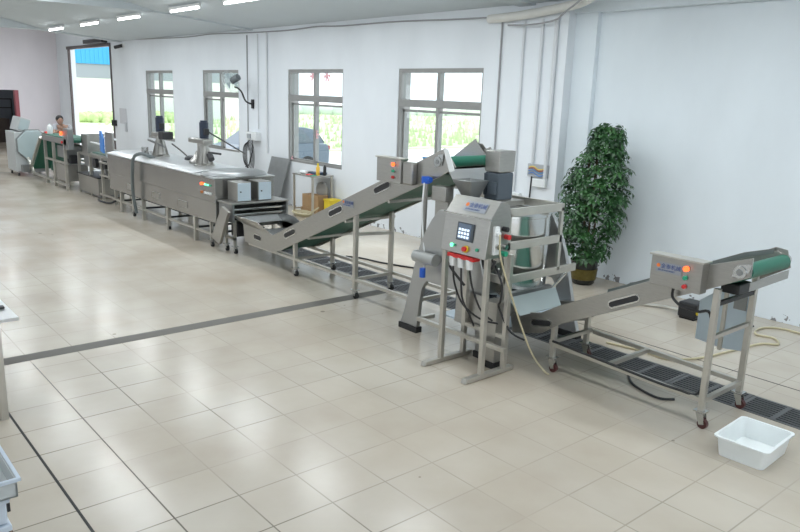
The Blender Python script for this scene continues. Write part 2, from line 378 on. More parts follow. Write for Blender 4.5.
# windows
GLASS = bpy.data.materials.new('window glass'); GLASS.use_nodes = True
nt = GLASS.node_tree; nt.nodes.clear()
o_ = nt.nodes.new('ShaderNodeOutputMaterial'); t_ = nt.nodes.new('ShaderNodeBsdfTransparent'); g_ = nt.nodes.new('ShaderNodeBsdfGlossy'); mx = nt.nodes.new('ShaderNodeMixShader')
g_.inputs['Roughness'].default_value = 0.03; t_.inputs[0].default_value = (0.96, 0.99, 0.99, 1); mx.inputs[0].default_value = 0.07
nt.links.new(t_.outputs[0], mx.inputs[1]); nt.links.new(g_.outputs[0], mx.inputs[2]); nt.links.new(mx.outputs[0], o_.inputs[0])
for i, (a, b) in enumerate(WIN):
    fr = MB(); y0, y1 = WY + 0.01, WY + 0.11; mid = (a + b) / 2
    fr.box(a, a + .07, y0, WY + .22, WZ0, WZ1).box(b - .03, b, y0, y1, WZ0, WZ1).box(a + .001, b - .001, y0 - .002, y1 - .002, WZ1 - .07, WZ1 - .001).box(a + .001, b - .001, y0 - .002, y1 - .002, WZ0 + .001, WZ0 + .045)
    fr.box(a + .002, b - .002, y0 - .01, y1 - .003, 2.215, 2.34).box(mid - .035, mid + .035, y0 + .002, y1 - .004, WZ0 + .002, WZ1 - .002)
    o = struct(fr, 'window_%d' % (i + 1), FRAME)
    # two sliding sashes below, fixed lights above
    for k, (p, q, yy) in enumerate(((a + .07, mid + .03, y0 + .06), (mid - .03, b - .03, y0 + .035))):
        if i == 1 and k == 1: p, q = a + .10, mid + .06
        s_ = MB().box(p, p + .035, yy, yy + .025, WZ0 + .04, 2.17).box(q - .035, q, yy, yy + .025, WZ0 + .04, 2.17).box(p, q, yy, yy + .025, WZ0 + .04, WZ0 + .08).box(p, q, yy, yy + .025, 2.13, 2.17)
        so_ = s_.build('sash', FRAME, o)
        MB().box(p + .03, q - .03, yy + .01, yy + .014, WZ0 + .07, 2.14).build('pane', GLASS, so_)
    MB().box(a + .06, b - .03, y0 + .05, y0 + .054, 2.33, WZ1 - .06).build('pane', GLASS, o)
    struct(MB().box(a, b, WY + .11, WY + TH + .05, WZ0 - .03, WZ0 + .01), 'trim_%d' % (12 + i), WALLM)

# roller door frame on the window wall
dm = mat('dark roller shutter steel', (0.10, 0.08, 0.08), 0.5)
d2 = struct(MB().box(-28.40, -28.34, WY - .0, WY + .08, 0, 3.7).box(-28.4, -23.98, WY - .04, WY + .12, 3.60, 3.70).box(-24.07, -23.96, WY - .02, WY + .08, 0, 3.7), 'door_2', dm)
MB().box(-26.0, -24.2, WY - .20, WY - .02, 3.71, 3.84).build('shutter_motor', BLACK, d2, 0.01)

# ================================================================ OUTSIDE
gm = mat('sunlit concrete yard', (0.80, 0.80, 0.78), 0.9, noise=0.06, nscale=0.6)
struct(MB().box(-140, 30, 8.58, 110, -0.2, -0.06), 'ground_yard', gm)
lawn_m = mat('pale meadow grass', (0.62, 0.72, 0.44), 0.9, noise=0.25, nscale=0.9)
lawn = MB().box(-75, -26, 14.5, 75, -0.06, 0.0)
rnd = random.Random(3)
for k in range(2600):
    x = -26.5 - rnd.random() ** 1.5 * 40; y = 14.8 + rnd.random() * 45; h = rnd.uniform(.15, .5)
    a = rnd.random() * 6.28; dx, dy = math.cos(a) * .12, math.sin(a) * .12
    v = [lawn.bm.verts.new(p) for p in ((x - dx, y - dy, 0), (x + dx, y + dy, 0), (x + rnd.uniform(-.1, .1), y, h))]; lawn.bm.faces.new(v)
tag(lawn.build('meadow', lawn_m), 'pale green meadow of rough grass seen through the windows', 'grass', kind='stuff')
hedge_m = mat('pale roadside hedge', (0.62, 0.70, 0.60), 0.9, noise=0.2, nscale=1.0)
hb = MB(); rnd = random.Random(5)
for k in range(46):
    hb.sphere((-70 + rnd.uniform(-1, 1), 16 + k * 1.3, 0.3), 1.0, (1.0, 1.1, rnd.uniform(.6, 1.1)), 8)
tag(hb.build('hedge', hedge_m), 'long pale hedge on the far side of the meadow', 'hedge', kind='stuff')
# factory building opposite the roller door
wbld = thing('factory_building', 'white factory building with a blue metal fascia outside the tall roller door', 'building', (-56, 24, 0))
MB().box(-58, -55, 14.8, 33, 0, 2.88).build('wall', mat('white render', (0.85, 0.85, 0.84), 0.9), wbld)
sd = MB().box(-58, -54.95, 14.8, 33, 2.88, 3.86)
for k in range(9): sd.box(-54.96, -54.93, 14.8, 33, 2.93 + k * .105, 2.96 + k * .105)
sd.build('siding', mat('pale grey corrugated siding', (0.36, 0.39, 0.44), 0.6), wbld)
bl = MB().box(-58, -54.8, 14.8, 33, 3.86, 5.3)
for k in range(60): bl.box(-54.82, -54.76, 14.9 + k * .3, 15.0 + k * .3, 3.9, 5.3)
bl.build('fascia', mat('sky blue painted metal', (0.06, 0.38, 0.75), 0.6), wbld)
MB().box(-54.97, -54.9, 20.2, 22.0, 3.35, 3.75).build('louvre', mat('grey louvre', (0.45, 0.46, 0.5), 0.6), wbld)
gb = MB(); rnd = random.Random(9)
for k in range(420):
    x = -53.5 + rnd.uniform(-1.5, 4); y = 15.2 + rnd.uniform(0, 9); gb.sphere((x, y, rnd.uniform(0, .35)), rnd.uniform(.15, .4), (1, 1, 1), 5)
tag(gb.build('weeds', mat('bright weeds', (0.50, 0.64, 0.30), 0.9, noise=0.3, nscale=3)), 'bright green weeds along the foot of the white factory building', 'weeds', kind='stuff')

# car beyond the third window
cx0, cx1, cyn, cyf = -23.9, -19.7, 12.8, 14.4
car = thing('parked_car', 'dark blue-grey hatchback car parked outside the third window', 'car', ((cx0 + cx1) / 2, 13.6, -0.06))
CARP = mat('blue grey car paint', (0.13, 0.165, 0.20), 0.35, 0.3)
z = -0.10
def section(cy, s=1.0): return cy
cb = MB()
body = [(cx0, .45), (cx0 + .05, .75), (cx0 + 1.0, .95), (cx0 + 1.15, .98), (cx1 - .55, 1.02), (cx1 - .08, .98), (cx1, .75), (cx1 - .02, .35), (cx1 - .3, .22), (cx0 + .3, .22)]
cb.prism([(x, h + z) for x, h in body], cyn, cyf).build('body', CARP, car, 0.06)
MB().prism([(x, h + z) for x, h in [(cx0 + 1.1, .94), (cx0 + 1.9, 1.44), (cx0 + 2.3, 1.5), (cx1 - .9, 1.5), (cx1 - .45, 1.42), (cx1 - .1, .94)]], cyn + .12, cyf - .12).build('cabin', CARP, car, 0.05)
CG = mat('dark car window', (0.12, 0.15, 0.17), 0.1, 0.0)
MB().prism([(x, h + z) for x, h in [(cx0 + 1.45, 1.0), (cx0 + 2.05, 1.38), (cx0 + 2.35, 1.42), (cx0 + 2.75, 1.42), (cx0 + 2.75, 1.0)]], cyn + .10, cyn + .13).build('side_window', CG, car)
MB().prism([(x, h + z) for x, h in [(cx0 + 2.85, 1.0), (cx0 + 2.85, 1.42), (cx1 - .95, 1.41), (cx1 - .55, 1.0)]], cyn + .10, cyn + .13).build('side_window', CG, car)
MB().poly3([(cx1 - .06, cyn + .25, 1.0 + z), (cx1 - .06, cyf - .25, 1.0 + z), (cx1 - .40, cyf - .25, 1.40 + z), (cx1 - .40, cyn + .25, 1.40 + z)], 0.02).build('rear_window', CG, car)
for yy in (cyn + .05, cyf - .25): MB().box(cx1 - .05, cx1 + .03, yy, yy + .14, .80 + z, .93 + z).build('tail_light', mat('car lamp red', (.35, .05, .06), .3), car, .01)
for xx in (cx0 + .85, cx1 - .85):
    for yy in (cyn - .01, cyf - .19):
        wl_ = MB().cyl((xx, yy, .31 + z), (xx, yy + .2, .31 + z), .31, n=24).build('wheel', RUBBER, car)
        MB().cyl((xx, yy - .01, .31 + z), (xx, yy + .21, .31 + z), .19, n=16).build('rim', mat('alloy', (0.6, 0.6, 0.62), 0.4, 0.6), wl_)

car.rotation_euler = (0, 0, math.pi / 2); car.location = (-20.05, 11.35, car.location.z - .06)   # parked nose to the building

# ================================================================ CEILING TUBES
TM = mat('fluorescent tube', (1, 1, 1), 0.5, emit=(0.95, 0.99, 1.0), estr=9)
BT = mat('white batten', (0.8, 0.8, 0.8), 0.5)
def tube_light(x, y, zt, label, group=None, vis=True):
    t = thing('ceiling_light', label, 'ceiling light', (x, y, zt), group)
    MB().box(x - .64, x + .64, y - .03, y + .03, zt - .05, zt).build('batten', BT, t)
    MB().cyl((x - .6, y, zt - .075), (x + .6, y, zt - .075), .019, n=10).build('tube', TM, t)
    l = bpy.data.lights.new('tube_glow', 'AREA'); l.shape = 'RECTANGLE'; l.size = 1.2; l.size_y = .05; l.energy = TUBE_W; l.color = TUBE_COL
    lo = bpy.data.objects.new('tube_glow', l); C.objects.link(lo); lo.location = (0, 0, -.098); lo.parent = t
row1 = [-21.45, -18.75, -16.2, -13.4, -11.2, -8.85, -6.5, -4.2, -1.9, 0.6]
names1 = ['fluorescent tube light under the soffit, farthest one, nearest the roller door', 'fluorescent tube light under the soffit, second from the far end',
          'fluorescent tube light under the soffit, third from the far end', 'fluorescent tube light under the soffit, the large nearest fully visible one',
          'fluorescent tube light under the soffit, cut off by the top edge of the photo']
for i, x in enumerate(row1):
    tube_light(x, 6.05, 3.885, names1[i] if i < 5 else 'fluorescent tube light overhead above the machines, out of view number %s along the row' % ['one', 'two', 'three', 'four', 'five'][i - 5], 'tube lights along the soffit')
for i, x in enumerate([-22, -19.6, -17.2, -14.2, -11.7, -10.2, -7.6, -5.0, -2.4, 0.2]):
    tube_light(x, 3.65, 4.15, 'fluorescent tube light of the second row, out of view over the open floor, place %s' % 'abcdefghij'[i], 'tube lights over the open floor')
for i, (x, y) in enumerate(((-26.5, 5.5), (-26.5, 2.5))):  # unseen tubes added to brighten the far bay
    tube_light(x, y, 4.35, 'added unseen tube light brightening the far bay above the beam, %s' % ('nearer the roller door' if i == 0 else 'farther from the roller door'), 'added tube lights in the far bay')
for i, x in enumerate([-20, -15, -10, -5, 0]):  # third row is added out of view for overall brightness
    tube_light(x, 0.2, 4.15, 'added unseen fluorescent tube light of the third row, for brightness, place %s' % 'abcde'[i], 'added tube lights of the third row')

# ================================================================ WALL FITTINGS
cab = MB(); pts = [(-23.1, 3.80), (-21.5, 3.755), (-19.75, 3.72), (-18.2, 3.70), (-16.9, 3.72), (-15.2, 3.68), (-13.5, 3.66), (-12.4, 3.685), (-11.6, 3.66), (-10, 3.655), (-8.7, 3.62), (-7.65, 3.60)]
tag(cab.tube([(x, 8.318, zz - .03) for x, zz in pts], .013).build('wall_cable', GCABLE), 'grey cable sagging along the top of the window wall', 'cable')
def conduit(x, z0, z1, r, m, label): tag(MB().tube([(x, WY - r - .003, z1), (x, WY - r - .003, z0)], r, sub=1).build('wall_conduit', m), label, 'conduit', 'vertical conduits on the window wall')
conduit(-15.22, 1.04, 3.6, .012, GCABLE, 'thin grey vertical conduit just right of the wall fan')
conduit(-14.74, 1.55, 3.6, .014, CONDUIT, 'thin white vertical conduit running down to the white switch box')
conduit(-14.34, 1.05, 3.62, .022, CONDUIT, 'white vertical pipe right of the switch box above the leaning sheet')
conduit(-7.56, 0.9, 3.5, .014, GCABLE, 'grey vertical conduit right of the fourth window')
conduit(-7.13, 1.0, 3.5, .018, CONDUIT, 'white vertical conduit on the column, left of the open socket box')
conduit(-6.80, 1.52, 3.5, .022, CONDUIT, 'white vertical conduit running down to the open socket box')
conduit(-6.55, 1.2, 3.5, .03, CONDUIT, 'thick white vertical pipe at the right edge of the column')
tag(MB().tube([(-7.75, 8.24, 3.54), (-7.2, 8.24, 3.555), (-6.6, 8.23, 3.60), (-6.1, 8.12, 3.63), (-5.7, 7.85, 3.655)], .062, 14).build('overhead_pipe', mat('old white PVC pipe', (0.72, 0.71, 0.67), 0.5, noise=0.1, nscale=5)), 'thick off-white pipe under the ceiling at the top of the column', 'pipe')
tag(MB().tube([(-7.4, 8.27, 3.44), (-6.9, 8.2, 3.42), (-6.5, 8.2, 3.46), (-6.2, 8.0, 3.52), (-5.75, 7.8, 3.66)], .012).build('hanging_cable', GCABLE), 'thin grey cable drooping under the overhead pipe', 'cable')
# security camera
sc_ = thing('security_camera', 'small dark security camera on the wall right of the roller door', 'camera', (-22.8, 8.33, 3.58))
MB().box(-22.85, -22.75, 8.28, 8.34, 3.54, 3.64).build('mount', WHITEP, sc_); MB().cyl((-22.8, 8.28, 3.58), (-22.95, 8.1, 3.52), .05).build('camera_body', BLACK, sc_)
# notice by the roller door
nt_ = thing('notice_sheet', 'grey-white paper notice hanging on the wall right of the roller door', 'notice', (-23.15, 8.33, 1.3))
MB().box(-23.45, -22.85, 8.325, 8.336, 1.25, 1.72).build('paper', mat('grey paper', (0.62, 0.63, 0.66), 0.8, noise=0.1, nscale=12), nt_)
MB().box(-23.02, -22.86, 8.31, 8.325, 1.02, 1.3).build('tag_strip', mat('grey paper 2', (0.5, 0.52, 0.55), 0.8), nt_)
tag(MB().box(-23.98, -23.75, 8.24, 8.34, 1.15, 1.33).build('door_switch', BLACK, None, .01), 'black switch box on the wall at the edge of the roller door', 'switch')
# wall fan
fan = thing('wall_fan', 'grey wall fan on a bracket beside the second window', 'fan', (-14.98, 8.33, 2.1))
MB().box(-15.02, -14.94, 8.30, 8.34, 2.0, 2.2).tube([(-14.98, 8.30, 2.1), (-14.93, 8.12, 2.16), (-14.9, 8.0, 2.36), (-14.93, 7.92, 2.44), (-15.02, 7.9, 2.46)], .018).build('bracket', BLACK, fan)
fc = Vector((-15.13, 7.88, 2.58)); fn = Vector((-0.80, -0.35, -0.45)).normalized()
MB().cyl(fc - fn * .22, fc - fn * .02, .075, n=16).build('motor', mat('grey fan motor', (0.14, 0.16, 0.17), 0.5), fan)
cg = MB(); u = fn.orthogonal().normalized(); v_ = fn.cross(u)
for R, off in ((.25, 0), (.25, .05), (.19, -.03), (.19, .08), (.12, -.045), (.12, .095), (.05, .1)):
    cg.tube([fc + fn * off + (u * math.cos(t * math.pi / 12) + v_ * math.sin(t * math.pi / 12)) * R for t in range(25)], .004, 5, 1)
for t in range(14):
    a = u * math.cos(t * math.pi / 7) + v_ * math.sin(t * math.pi / 7)
    cg.tube([fc + fn * -.05 + a * .05, fc + a * .25, fc + fn * .05 + a * .25, fc + fn * .1 + a * .05], .002, 4, 1)
cg.build('cage', mat('white fan cage', (0.6, 0.64, 0.66), 0.5), fan)
bl_ = MB()
for t in range(3):
    a0 = t * 2.094
    P = [fc + (u * math.cos(a0 + d) + v_ * math.sin(a0 + d)) * R + fn * (.02 + o) for d, R, o in ((0, .04, 0), (-.3, .2, .02), (.45, .22, -.02), (.5, .08, -.01))]
    bl_.poly3(P, .004)
bl_.build('blade', mat('pale fan blade', (0.55, 0.65, 0.68), 0.4), fan)
# switch box with hanging cables
sb = thing('switch_box', 'white switch box on the wall below the fan with black cables', 'switch box', (-14.85, 8.33, 1.33))
MB().box(-15.1, -14.65, 8.20, 8.34, 1.30, 1.48).build('housing', WHITEP, sb, .01); MB().box(-15.0, -14.86, 8.17, 8.20, 1.34, 1.44).build('socket', mat('grey socket', (.4, .42, .44), .5), sb)
cbm = MB()
for k in range(5):
    c = (-15.15 + .10 * k, 8.24 - .03 * k, .95); cbm.tube([(c[0] + .17 * math.cos(t), c[1], c[2] + .26 * math.sin(t) * (1 + .1 * k)) for t in [i * math.pi / 8 for i in range(17)]], .008, 6, 2)
cbm.tube([(-14.8, 8.2, 1.3), (-14.72, 8.15, 1.05), (-14.8, 8.1, .75), (-14.95, 8.1, .7)], .012)
tag(cbm.build('cable_bundle', BLACK), 'black cable bundle in loops below the white switch box', 'cable')
tag(MB().tube([(-11.25, 5.44, 1.70), (-12.2, 6.3, 1.42), (-13.6, 7.3, 1.15), (-15.0, 8.1, 1.0)], .014).build('motor_cable', BLACK), 'black cable from the nearer agitator motor across to the wall bundle', 'cable')
# column boxes
pb = thing('socket_box', 'open socket box with coloured wires on the white column', 'socket box', (-6.69, 8.33, 1.2))
MB().box(-6.87, -6.51, 8.30, 8.338, 1.32, 1.50).build('back_plate', mat('grey metal plate', (.45, .47, .5), .5, .3), pb)
for k, (cc, zz) in enumerate((((.1, .25, .6), 1.36), ((.75, .6, .1), 1.45), ((.1, .3, .6), 1.40), ((.5, .15, .1), 1.43))):
    MB().tube([(-6.84, 8.29, zz), (-6.75, 8.28, zz + .02), (-6.65, 8.28, zz - .02), (-6.54, 8.29, zz)], .007).build('wire', mat('wire %d' % k, cc, .5), pb)
MB().box(-6.76, -6.52, 8.28, 8.335, 1.18, 1.30).build('cover', WHITEP, pb, .008)
MB().tube([(-6.80, 8.32, 1.32), (-6.80, 8.30, .88), (-6.80, 8.31, .3)], .012).build('cable', BLACK, pb)
tag(MB().box(-7.12, -6.98, 8.28, 8.338, .90, 1.05).build('wall_socket', WHITEP, None, .008), 'white wall socket low on the column, left of the open socket box', 'socket')
tag(MB().box(-15.0, -14.9, 8.32, 8.338, 0.2, .3).build('wall_socket', WHITEP, None, .004), 'white wall socket near the floor behind the leaning steel sheet', 'socket')
# pink paper cuts on window 3
PINK = mat('faded pink paper', (0.9, 0.52, 0.56), 0.8)
def papercut(x, zz, lab, s=.12):
    p = MB()
    for k in range(6):
        a = k * math.pi / 3; p.poly3([(x + .2 * s * math.cos(a + 1), WY + .035, zz + .2 * s * math.sin(a + 1)), (x + s * math.cos(a + .3), WY + .035, zz + s * math.sin(a + .3)), (x + s * .9 * math.cos(a - .3), WY + .035, zz + s * .9 * math.sin(a - .3))], .003)
    p.cyl((x, WY + .03, zz), (x, WY + .034, zz), s * .45, n=12)
    tag(p.build('paper_cut', PINK), lab, 'paper decoration', 'pink paper decorations on the third window')
papercut(-12.62, 2.72, 'pink paper decoration at the top of the third window, left one'); papercut(-12.12, 2.72, 'pink paper decoration at the top of the third window, right one'); papercut(-12.5, 1.57, 'pink paper decoration on the middle bar of the third window', .1); papercut(-13.42, 1.0, 'pink-red paper decoration at the bottom left corner of the third window', .07)

# ================================================================ DRAIN GRATES
GR = mat('galvanised grate steel', (0.13, 0.135, 0.14), 0.5, 0.5, noise=0.1)
g0 = thing('drain_grate', 'slotted steel drain grate in the floor channel', 'drain grate', (-9.3, 5.93, 0), 'drain grates in the floor channel')
gf = MB(); L_ = 0.6
x0 = -9.6
gf.box(x0, x0 + L_ - .006, 5.735, 5.765, -.03, .002).box(x0, x0 + L_ - .006, 6.095, 6.125, -.03, .002).box(x0, x0 + .03, 5.76, 6.1, -.03, .002).box(x0 + L_ - .036, x0 + L_ - .006, 5.76, 6.1, -.03, .002).box(x0 + .28, x0 + .32, 5.76, 6.1, -.03, .002)
gf.build('frame', GR, g0)
gs = MB()
for k in range(7): y = 5.795 + k * .045; gs.box(x0 + .03, x0 + L_ - .036, y, y + .018, -.026, 0)
gs.build('slats', GR, g0)
for k in range(1, 18): dup(g0, (k * L_, 0, 0))

# ================================================================ CONVEYOR PARTS
def caster(root, x, y, top=.14, tyre=WHEELR):
    f = MB().box(x - .045, x + .045, y - .04, y + .04, top - .01, top).cyl((x, y, top - .01), (x, y, top - .03), .022)
    f.prism([(x - .03, top - .02), (x + .03, top - .02), (x + .045, .04), (x + .005, .03)], y - .026, y - .022).prism([(x - .03, top - .02), (x + .03, top - .02), (x + .045, .04), (x + .005, .03)], y + .022, y + .026)
    c = f.build('caster', POLISH, root)
    MB().cyl((x + .025, y - .018, .038), (x + .025, y + .018, .038), .038, n=18).build('wheel', tyre, c)
def slot_plate(mb, pts, y0, y1): mb.prism(pts, y0, y1)
def slot(root, cx, cz, ang, L, w, y, dark=BLACK):
    # obround slot: pale rim, black plate painted in as the shaded hole
    def ob(l, ww):
        P = []
        for s, a0 in ((1, -90), (-1, 90)):
            for k in range(9):
                a = math.radians(a0 + k * 22.5); P.append((s * (l / 2 - ww / 2) + ww / 2 * math.cos(a), ww / 2 * math.sin(a)))
        return [(cx + p[0] * math.cos(ang) - p[1] * math.sin(ang), cz + p[0] * math.sin(ang) + p[1] * math.cos(ang)) for p in P]
    r = MB().prism(ob(L, w), y - .006, y).build('slot_rim', POLISH, root)
    MB().prism(ob(L - .025, w - .025), y - .009, y - .005).build('slot_dark_plate', dark, r)
LOGO = "金泰机械"
LT = mat('dark blue print', (0.08, 0.12, 0.3), 0.5); LO = mat('orange logo print', (0.8, 0.2, 0.04), 0.5); LB = mat('pale blue label', (0.36, 0.38, 0.42), 0.4, 0.6)
def label_plate(root, x, y, zz, s=1.0, tilt=0):
    c = (x, y, zz)
    a = MB().box(x, x + .27 * s, y - .003, y, zz, zz + .10 * s)
    if tilt: a.rot(-tilt, 'X', c)
    pl = a.build('label_plate', LB, root)
    T = Matrix.Translation(c) @ Matrix.Rotation(-tilt, 4, 'X') @ Matrix.Rotation(math.radians(90), 4, 'X')
    text_mesh(LOGO, .052 * s, pl, T @ Matrix.Translation((.055 * s, .045 * s, .005)), LT)
    text_mesh("JINTAI MACHINERY", .02 * s, pl, T @ Matrix.Translation((.03 * s, .015 * s, .005)), LT)
    text_mesh("●", .05 * s, pl, T @ Matrix.Translation((.005 * s, .045 * s, .005)), LO, 'logo_mark')

def control_box(root, x0, x1, y0, y1, z0, z1, lit=True, logo=True):
    b = MB().box(x0, x1, y0, y1, z0, z1).build('control_box', STEEL, root, .006)
    MB().box(x0 - .012, x1 + .012, y0 - .012, y1 + .01, z1, z1 + .012).build('box_lid', TUBE, b)
    bx = x1 - .115 if logo else x1 - .10
    for k, (zz, m, r) in enumerate(((z1 - .055, REDL, .020), (z1 - .125, GRNP, .016), (z1 - .19, REDP, .016))):
        MB().cyl((bx, y0, zz), (bx, y0 - .012, zz), r + .005).build('button_ring', POLISH, b)
        MB().cyl((bx, y0 - .010, zz), (bx, y0 - .03, zz), r).build('button', m, b, label=['lit red lamp', 'green push button', 'red push button'][k])
    if logo: label_plate(root, x0 + .045, y0 - .004, z1 - .12, .78)
    return b

# ---------------------------------------------------------------- A: near output conveyor
A = thing('belt_conveyor', 'low inclined stainless belt conveyor at the right, carrying an orange-lit logo control box', 'conveyor', (-3.1, 5.45, 0))
yf, yb = 5.10, 5.76
top = [(-4.30, .42), (-4.25, .46), (-3.95, .52), (-3.74, .645), (-2.47, 1.262), (-2.15, 1.375)]
bot = [(-2.15, 1.235), (-2.45, 1.08), (-3.72, .475), (-3.92, .335), (-4.26, .245)]
MB().prism(top + bot, yf, yf + .02).build('side_plate', STEEL, A, .003)
MB().prism(top[:-1] + [(-2.26, 1.335), (-2.17, 1.30)] + bot, yb, yb + .02).build('side_plate', STEEL, A, .003)
MB().prismx([(5.12, 1.13), (5.76, 1.14), (5.76, 1.205), (5.12, 1.195)], -2.155, -2.15).build('drip_plate', STEEL, A)
beltp = [(-4.10, .44), (-3.85, .46), (-3.6, .60), (-2.42, 1.19), (-2.2, 1.29)]
bb = MB()
for p, q in zip(beltp, beltp[1:]): bb.poly3([(p[0], yf + .025, p[1]), (q[0], yf + .025, q[1]), (q[0], yb - .005, q[1]), (p[0], yb - .005, p[1])], .006)
low = [(-3.95, .40), (-3.7, .49), (-2.42, 1.10), (-2.2, 1.20)]
for p, q in zip(low, low[1:]): bb.poly3([(p[0], yf + .025, p[1]), (q[0], yf + .025, q[1]), (q[0], yb - .005, q[1]), (p[0], yb - .005, p[1])], .006)
bb.build('belt', GREEN, A)
MB().cyl((-2.20, yf + .03, 1.262), (-2.20, yb - .005, 1.262), .055, n=24).build('roller', mat('green belt round roller', (0.012, 0.13, 0.08), .4), A)
fr_ = MB()
for x, zz in ((-2.22, 1.262),):
    fr_.cyl((x, yf - .02, zz), (x, yf, zz), .045, n=20); fr_.poly3([(x - .06, yf - .006, zz - .05), (x + .06, yf - .006, zz + .0), (x + .075, yf - .006, zz + .07), (x - .02, yf - .006, zz + .05)], .006)
bo = fr_.build('bearing', POLISH, A); MB().cyl((-2.22, yf - .024, 1.262), (-2.22, yf - .02, 1.262), .025).build('shaft_end', DSTEEL, bo)
MB().cyl((-2.20, yb + .02, 1.275), (-2.20, yb + .045, 1.275), .04).build('bearing', POLISH, A)
MB().prism([(-2.45, 1.27), (-2.28, 1.36), (-2.19, 1.35), (-2.15, 1.22), (-2.4, 1.06)], yb + .021, yb + .027).build('side_guard', STEEL, A)
MB().prism([(-3.7, .66), (-2.47, 1.25), (-2.28, 1.31), (-2.28, 1.35), (-2.50, 1.28), (-3.7, .70)], yb - .006, yb + .0).build('belt_skirt', DSTEEL, A)
slot(A, -3.12, .83, math.radians(26), .31, .07, yf); slot(A, -3.93, .43, math.radians(12), .24, .075, yf)
for x, y, zt in ((-3.80, 5.13, .46), (-3.86, 5.72, .44), (-2.38, 5.13, 1.10), (-2.38, 5.75, 1.12)):
    MB().box(x - .022, x + .022, y - .022, y + .022, .135, zt).build('leg', TUBE, A, .003)
    caster(A, x, y, .14)
for y in (5.13, 5.75): MB().bar((-3.8, y, .26), (-2.38, y, .22), .035).build('lower_rail', TUBE, A)
for x, zz in ((-3.83, .27), (-3.22, .245), (-2.38, .22)): MB().bar((x, 5.13, zz), (x, 5.75, zz), .035).build('cross_bar', TUBE, A)
MB().bar((-2.38, 5.13, .72), (-2.38, 5.75, .72), .03).build('cross_bar', TUBE, A)
MB().bar((-2.38, 5.13, .98), (-2.38, 5.75, .98), .03).build('cross_bar', BLACK, A)
control_box(A, -2.86, -2.45, 5.0, 5.10, 1.055, 1.285)
MB().tube([(-2.68, 5.05, 1.055), (-2.68, 5.05, .98), (-2.60, 5.04, .93), (-2.5, 5.1, .90), (-2.41, 5.15, .86), (-2.41, 5.15, .3), (-2.6, 5.10, .25), (-3.2, 5.10, .27), (-3.78, 5.09, .30)], .011).build('cable', BLACK, A)
MB().box(-2.42, -2.28, 5.25, 5.45, 1.05, 1.13).build('belt_motor', BLACK, A, .01)
# film-covered chute panels behind the end legs
pn = MB().prism([(-2.83, .46), (-2.63, .44), (-2.63, .93), (-2.67, .93), (-2.83, .80)], 5.80, 5.812)
P_ = pn.build('chute_panel', FILM, A); MB().prism([(-2.59, .44), (-2.43, .46), (-2.43, .95), (-2.59, .95)], 5.80, 5.812).build('chute_panel', FILM, A)
MB().bar((-2.61, 5.80, .42), (-2.61, 5.80, .97), .03).build('panel_edge', TUBE, P_); MB().box(-2.54, -2.44, 5.788, 5.799, .80, .92).build('panel_plate', DSTEEL, P_)

# ---------------------------------------------------------------- B: long inclined conveyor
B = thing('belt_conveyor', 'long steep stainless belt conveyor with green belt climbing past the third window', 'conveyor', (-7.2, 5.4, 0))
yf, yb = 5.05, 5.70
tp = [(-9.42, .50), (-8.58, .47), (-5.25, 1.905)]
bt = [(-5.09, 1.73), (-5.30, 1.62), (-8.42, .27), (-8.62, .225), (-9.38, .24)]
for y in (yf, yb): MB().prism(tp + bt, y, y + .02).build('side_plate', STEEL, B, .003)
bp_ = [(-9.35, .36), (-8.6, .36), (-5.35, 1.80)]
lw = [(-9.35, .25), (-8.55, .25), (-5.33, 1.63)]
bb = MB()
for PP in (bp_, lw):
    for p, q in zip(PP, PP[1:]): bb.poly3([(p[0], yf + .025, p[1]), (q[0], yf + .025, q[1]), (q[0], yb - .005, q[1]), (p[0], yb - .005, p[1])], .006)
bb.build('belt', GREEN, B)
MB().cyl((-5.27, yf + .03, 1.765), (-5.27, yb - .005, 1.765), .055, n=24).build('roller', MATS['green belt round roller'], B)
bo = MB().cyl((-5.33, yf - .02, 1.765), (-5.33, yf, 1.765), .05).poly3([(-5.38, yf - .006, 1.70), (-5.27, yf - .006, 1.73), (-5.25, yf - .006, 1.85), (-5.33, yf - .006, 1.83)], .006).build('bearing', POLISH, B)
MB().cyl((-5.33, yf - .024, 1.765), (-5.33, yf - .02, 1.765), .022).build('shaft_end', DSTEEL, bo)
MB().prism([(-5.24, 1.90), (-5.17, 1.90), (-5.07, 1.70), (-5.14, 1.68)], yf - .03, yf - .022).build('end_guard', WHITEP, B)
MB().prism([(-6.4, 1.42), (-5.42, 1.93), (-5.38, 1.93), (-5.12, 1.70), (-5.3, 1.6)], yb + .022, yb + .03).build('side_guard', STEEL, B)
MB().prism([(-5.95, 1.64), (-5.44, 1.98), (-5.40, 1.93), (-5.2, 1.74), (-5.6, 1.62)], yb - .02, yb - .012).build('side_guard', STEEL, B)
A_ = math.radians(23.3)
for cx, cz in ((-8.14, .565), (-7.10, 1.01), (-6.22, 1.40)): slot(B, cx, cz, A_, .31, .085, yf)
slot(B, -9.0, .365, 0, .22, .085, yf)
for x, y, zt in ((-8.06, 5.085, .46), (-8.06, 5.69, .46), (-6.73, 5.085, 1.06), (-6.80, 5.69, 1.05)):
    MB().box(x - .025, x + .025, y - .025, y + .025, .10, zt).build('leg', TUBE, B, .003); caster(B, x, y, .11, RUBBER)
for y in (5.085, 5.69): MB().bar((-9.3, y, .225), (-5.62, y, .235), .035).build('lower_rail', TUBE, B)
for x in (-8.06, -6.75, -5.65): MB().bar((x, 5.085, .23), (x, 5.69, .23), .035).build('cross_bar', TUBE, B)
MB().bar((-6.75, 5.085, .78), (-6.78, 5.69, .74), .035).build('cross_bar', TUBE, B)
for t in (.25, .5, .75):
    x = -8.5 + 3.2 * t; zz = .23 + 1.37 * t; MB().bar((x, yf, zz), (x, yb + .12, zz), .03).build('cross_bar', TUBE, B)
b = control_box(B, -6.20, -5.80, 4.95, 5.05, 1.49, 1.745, logo=False)
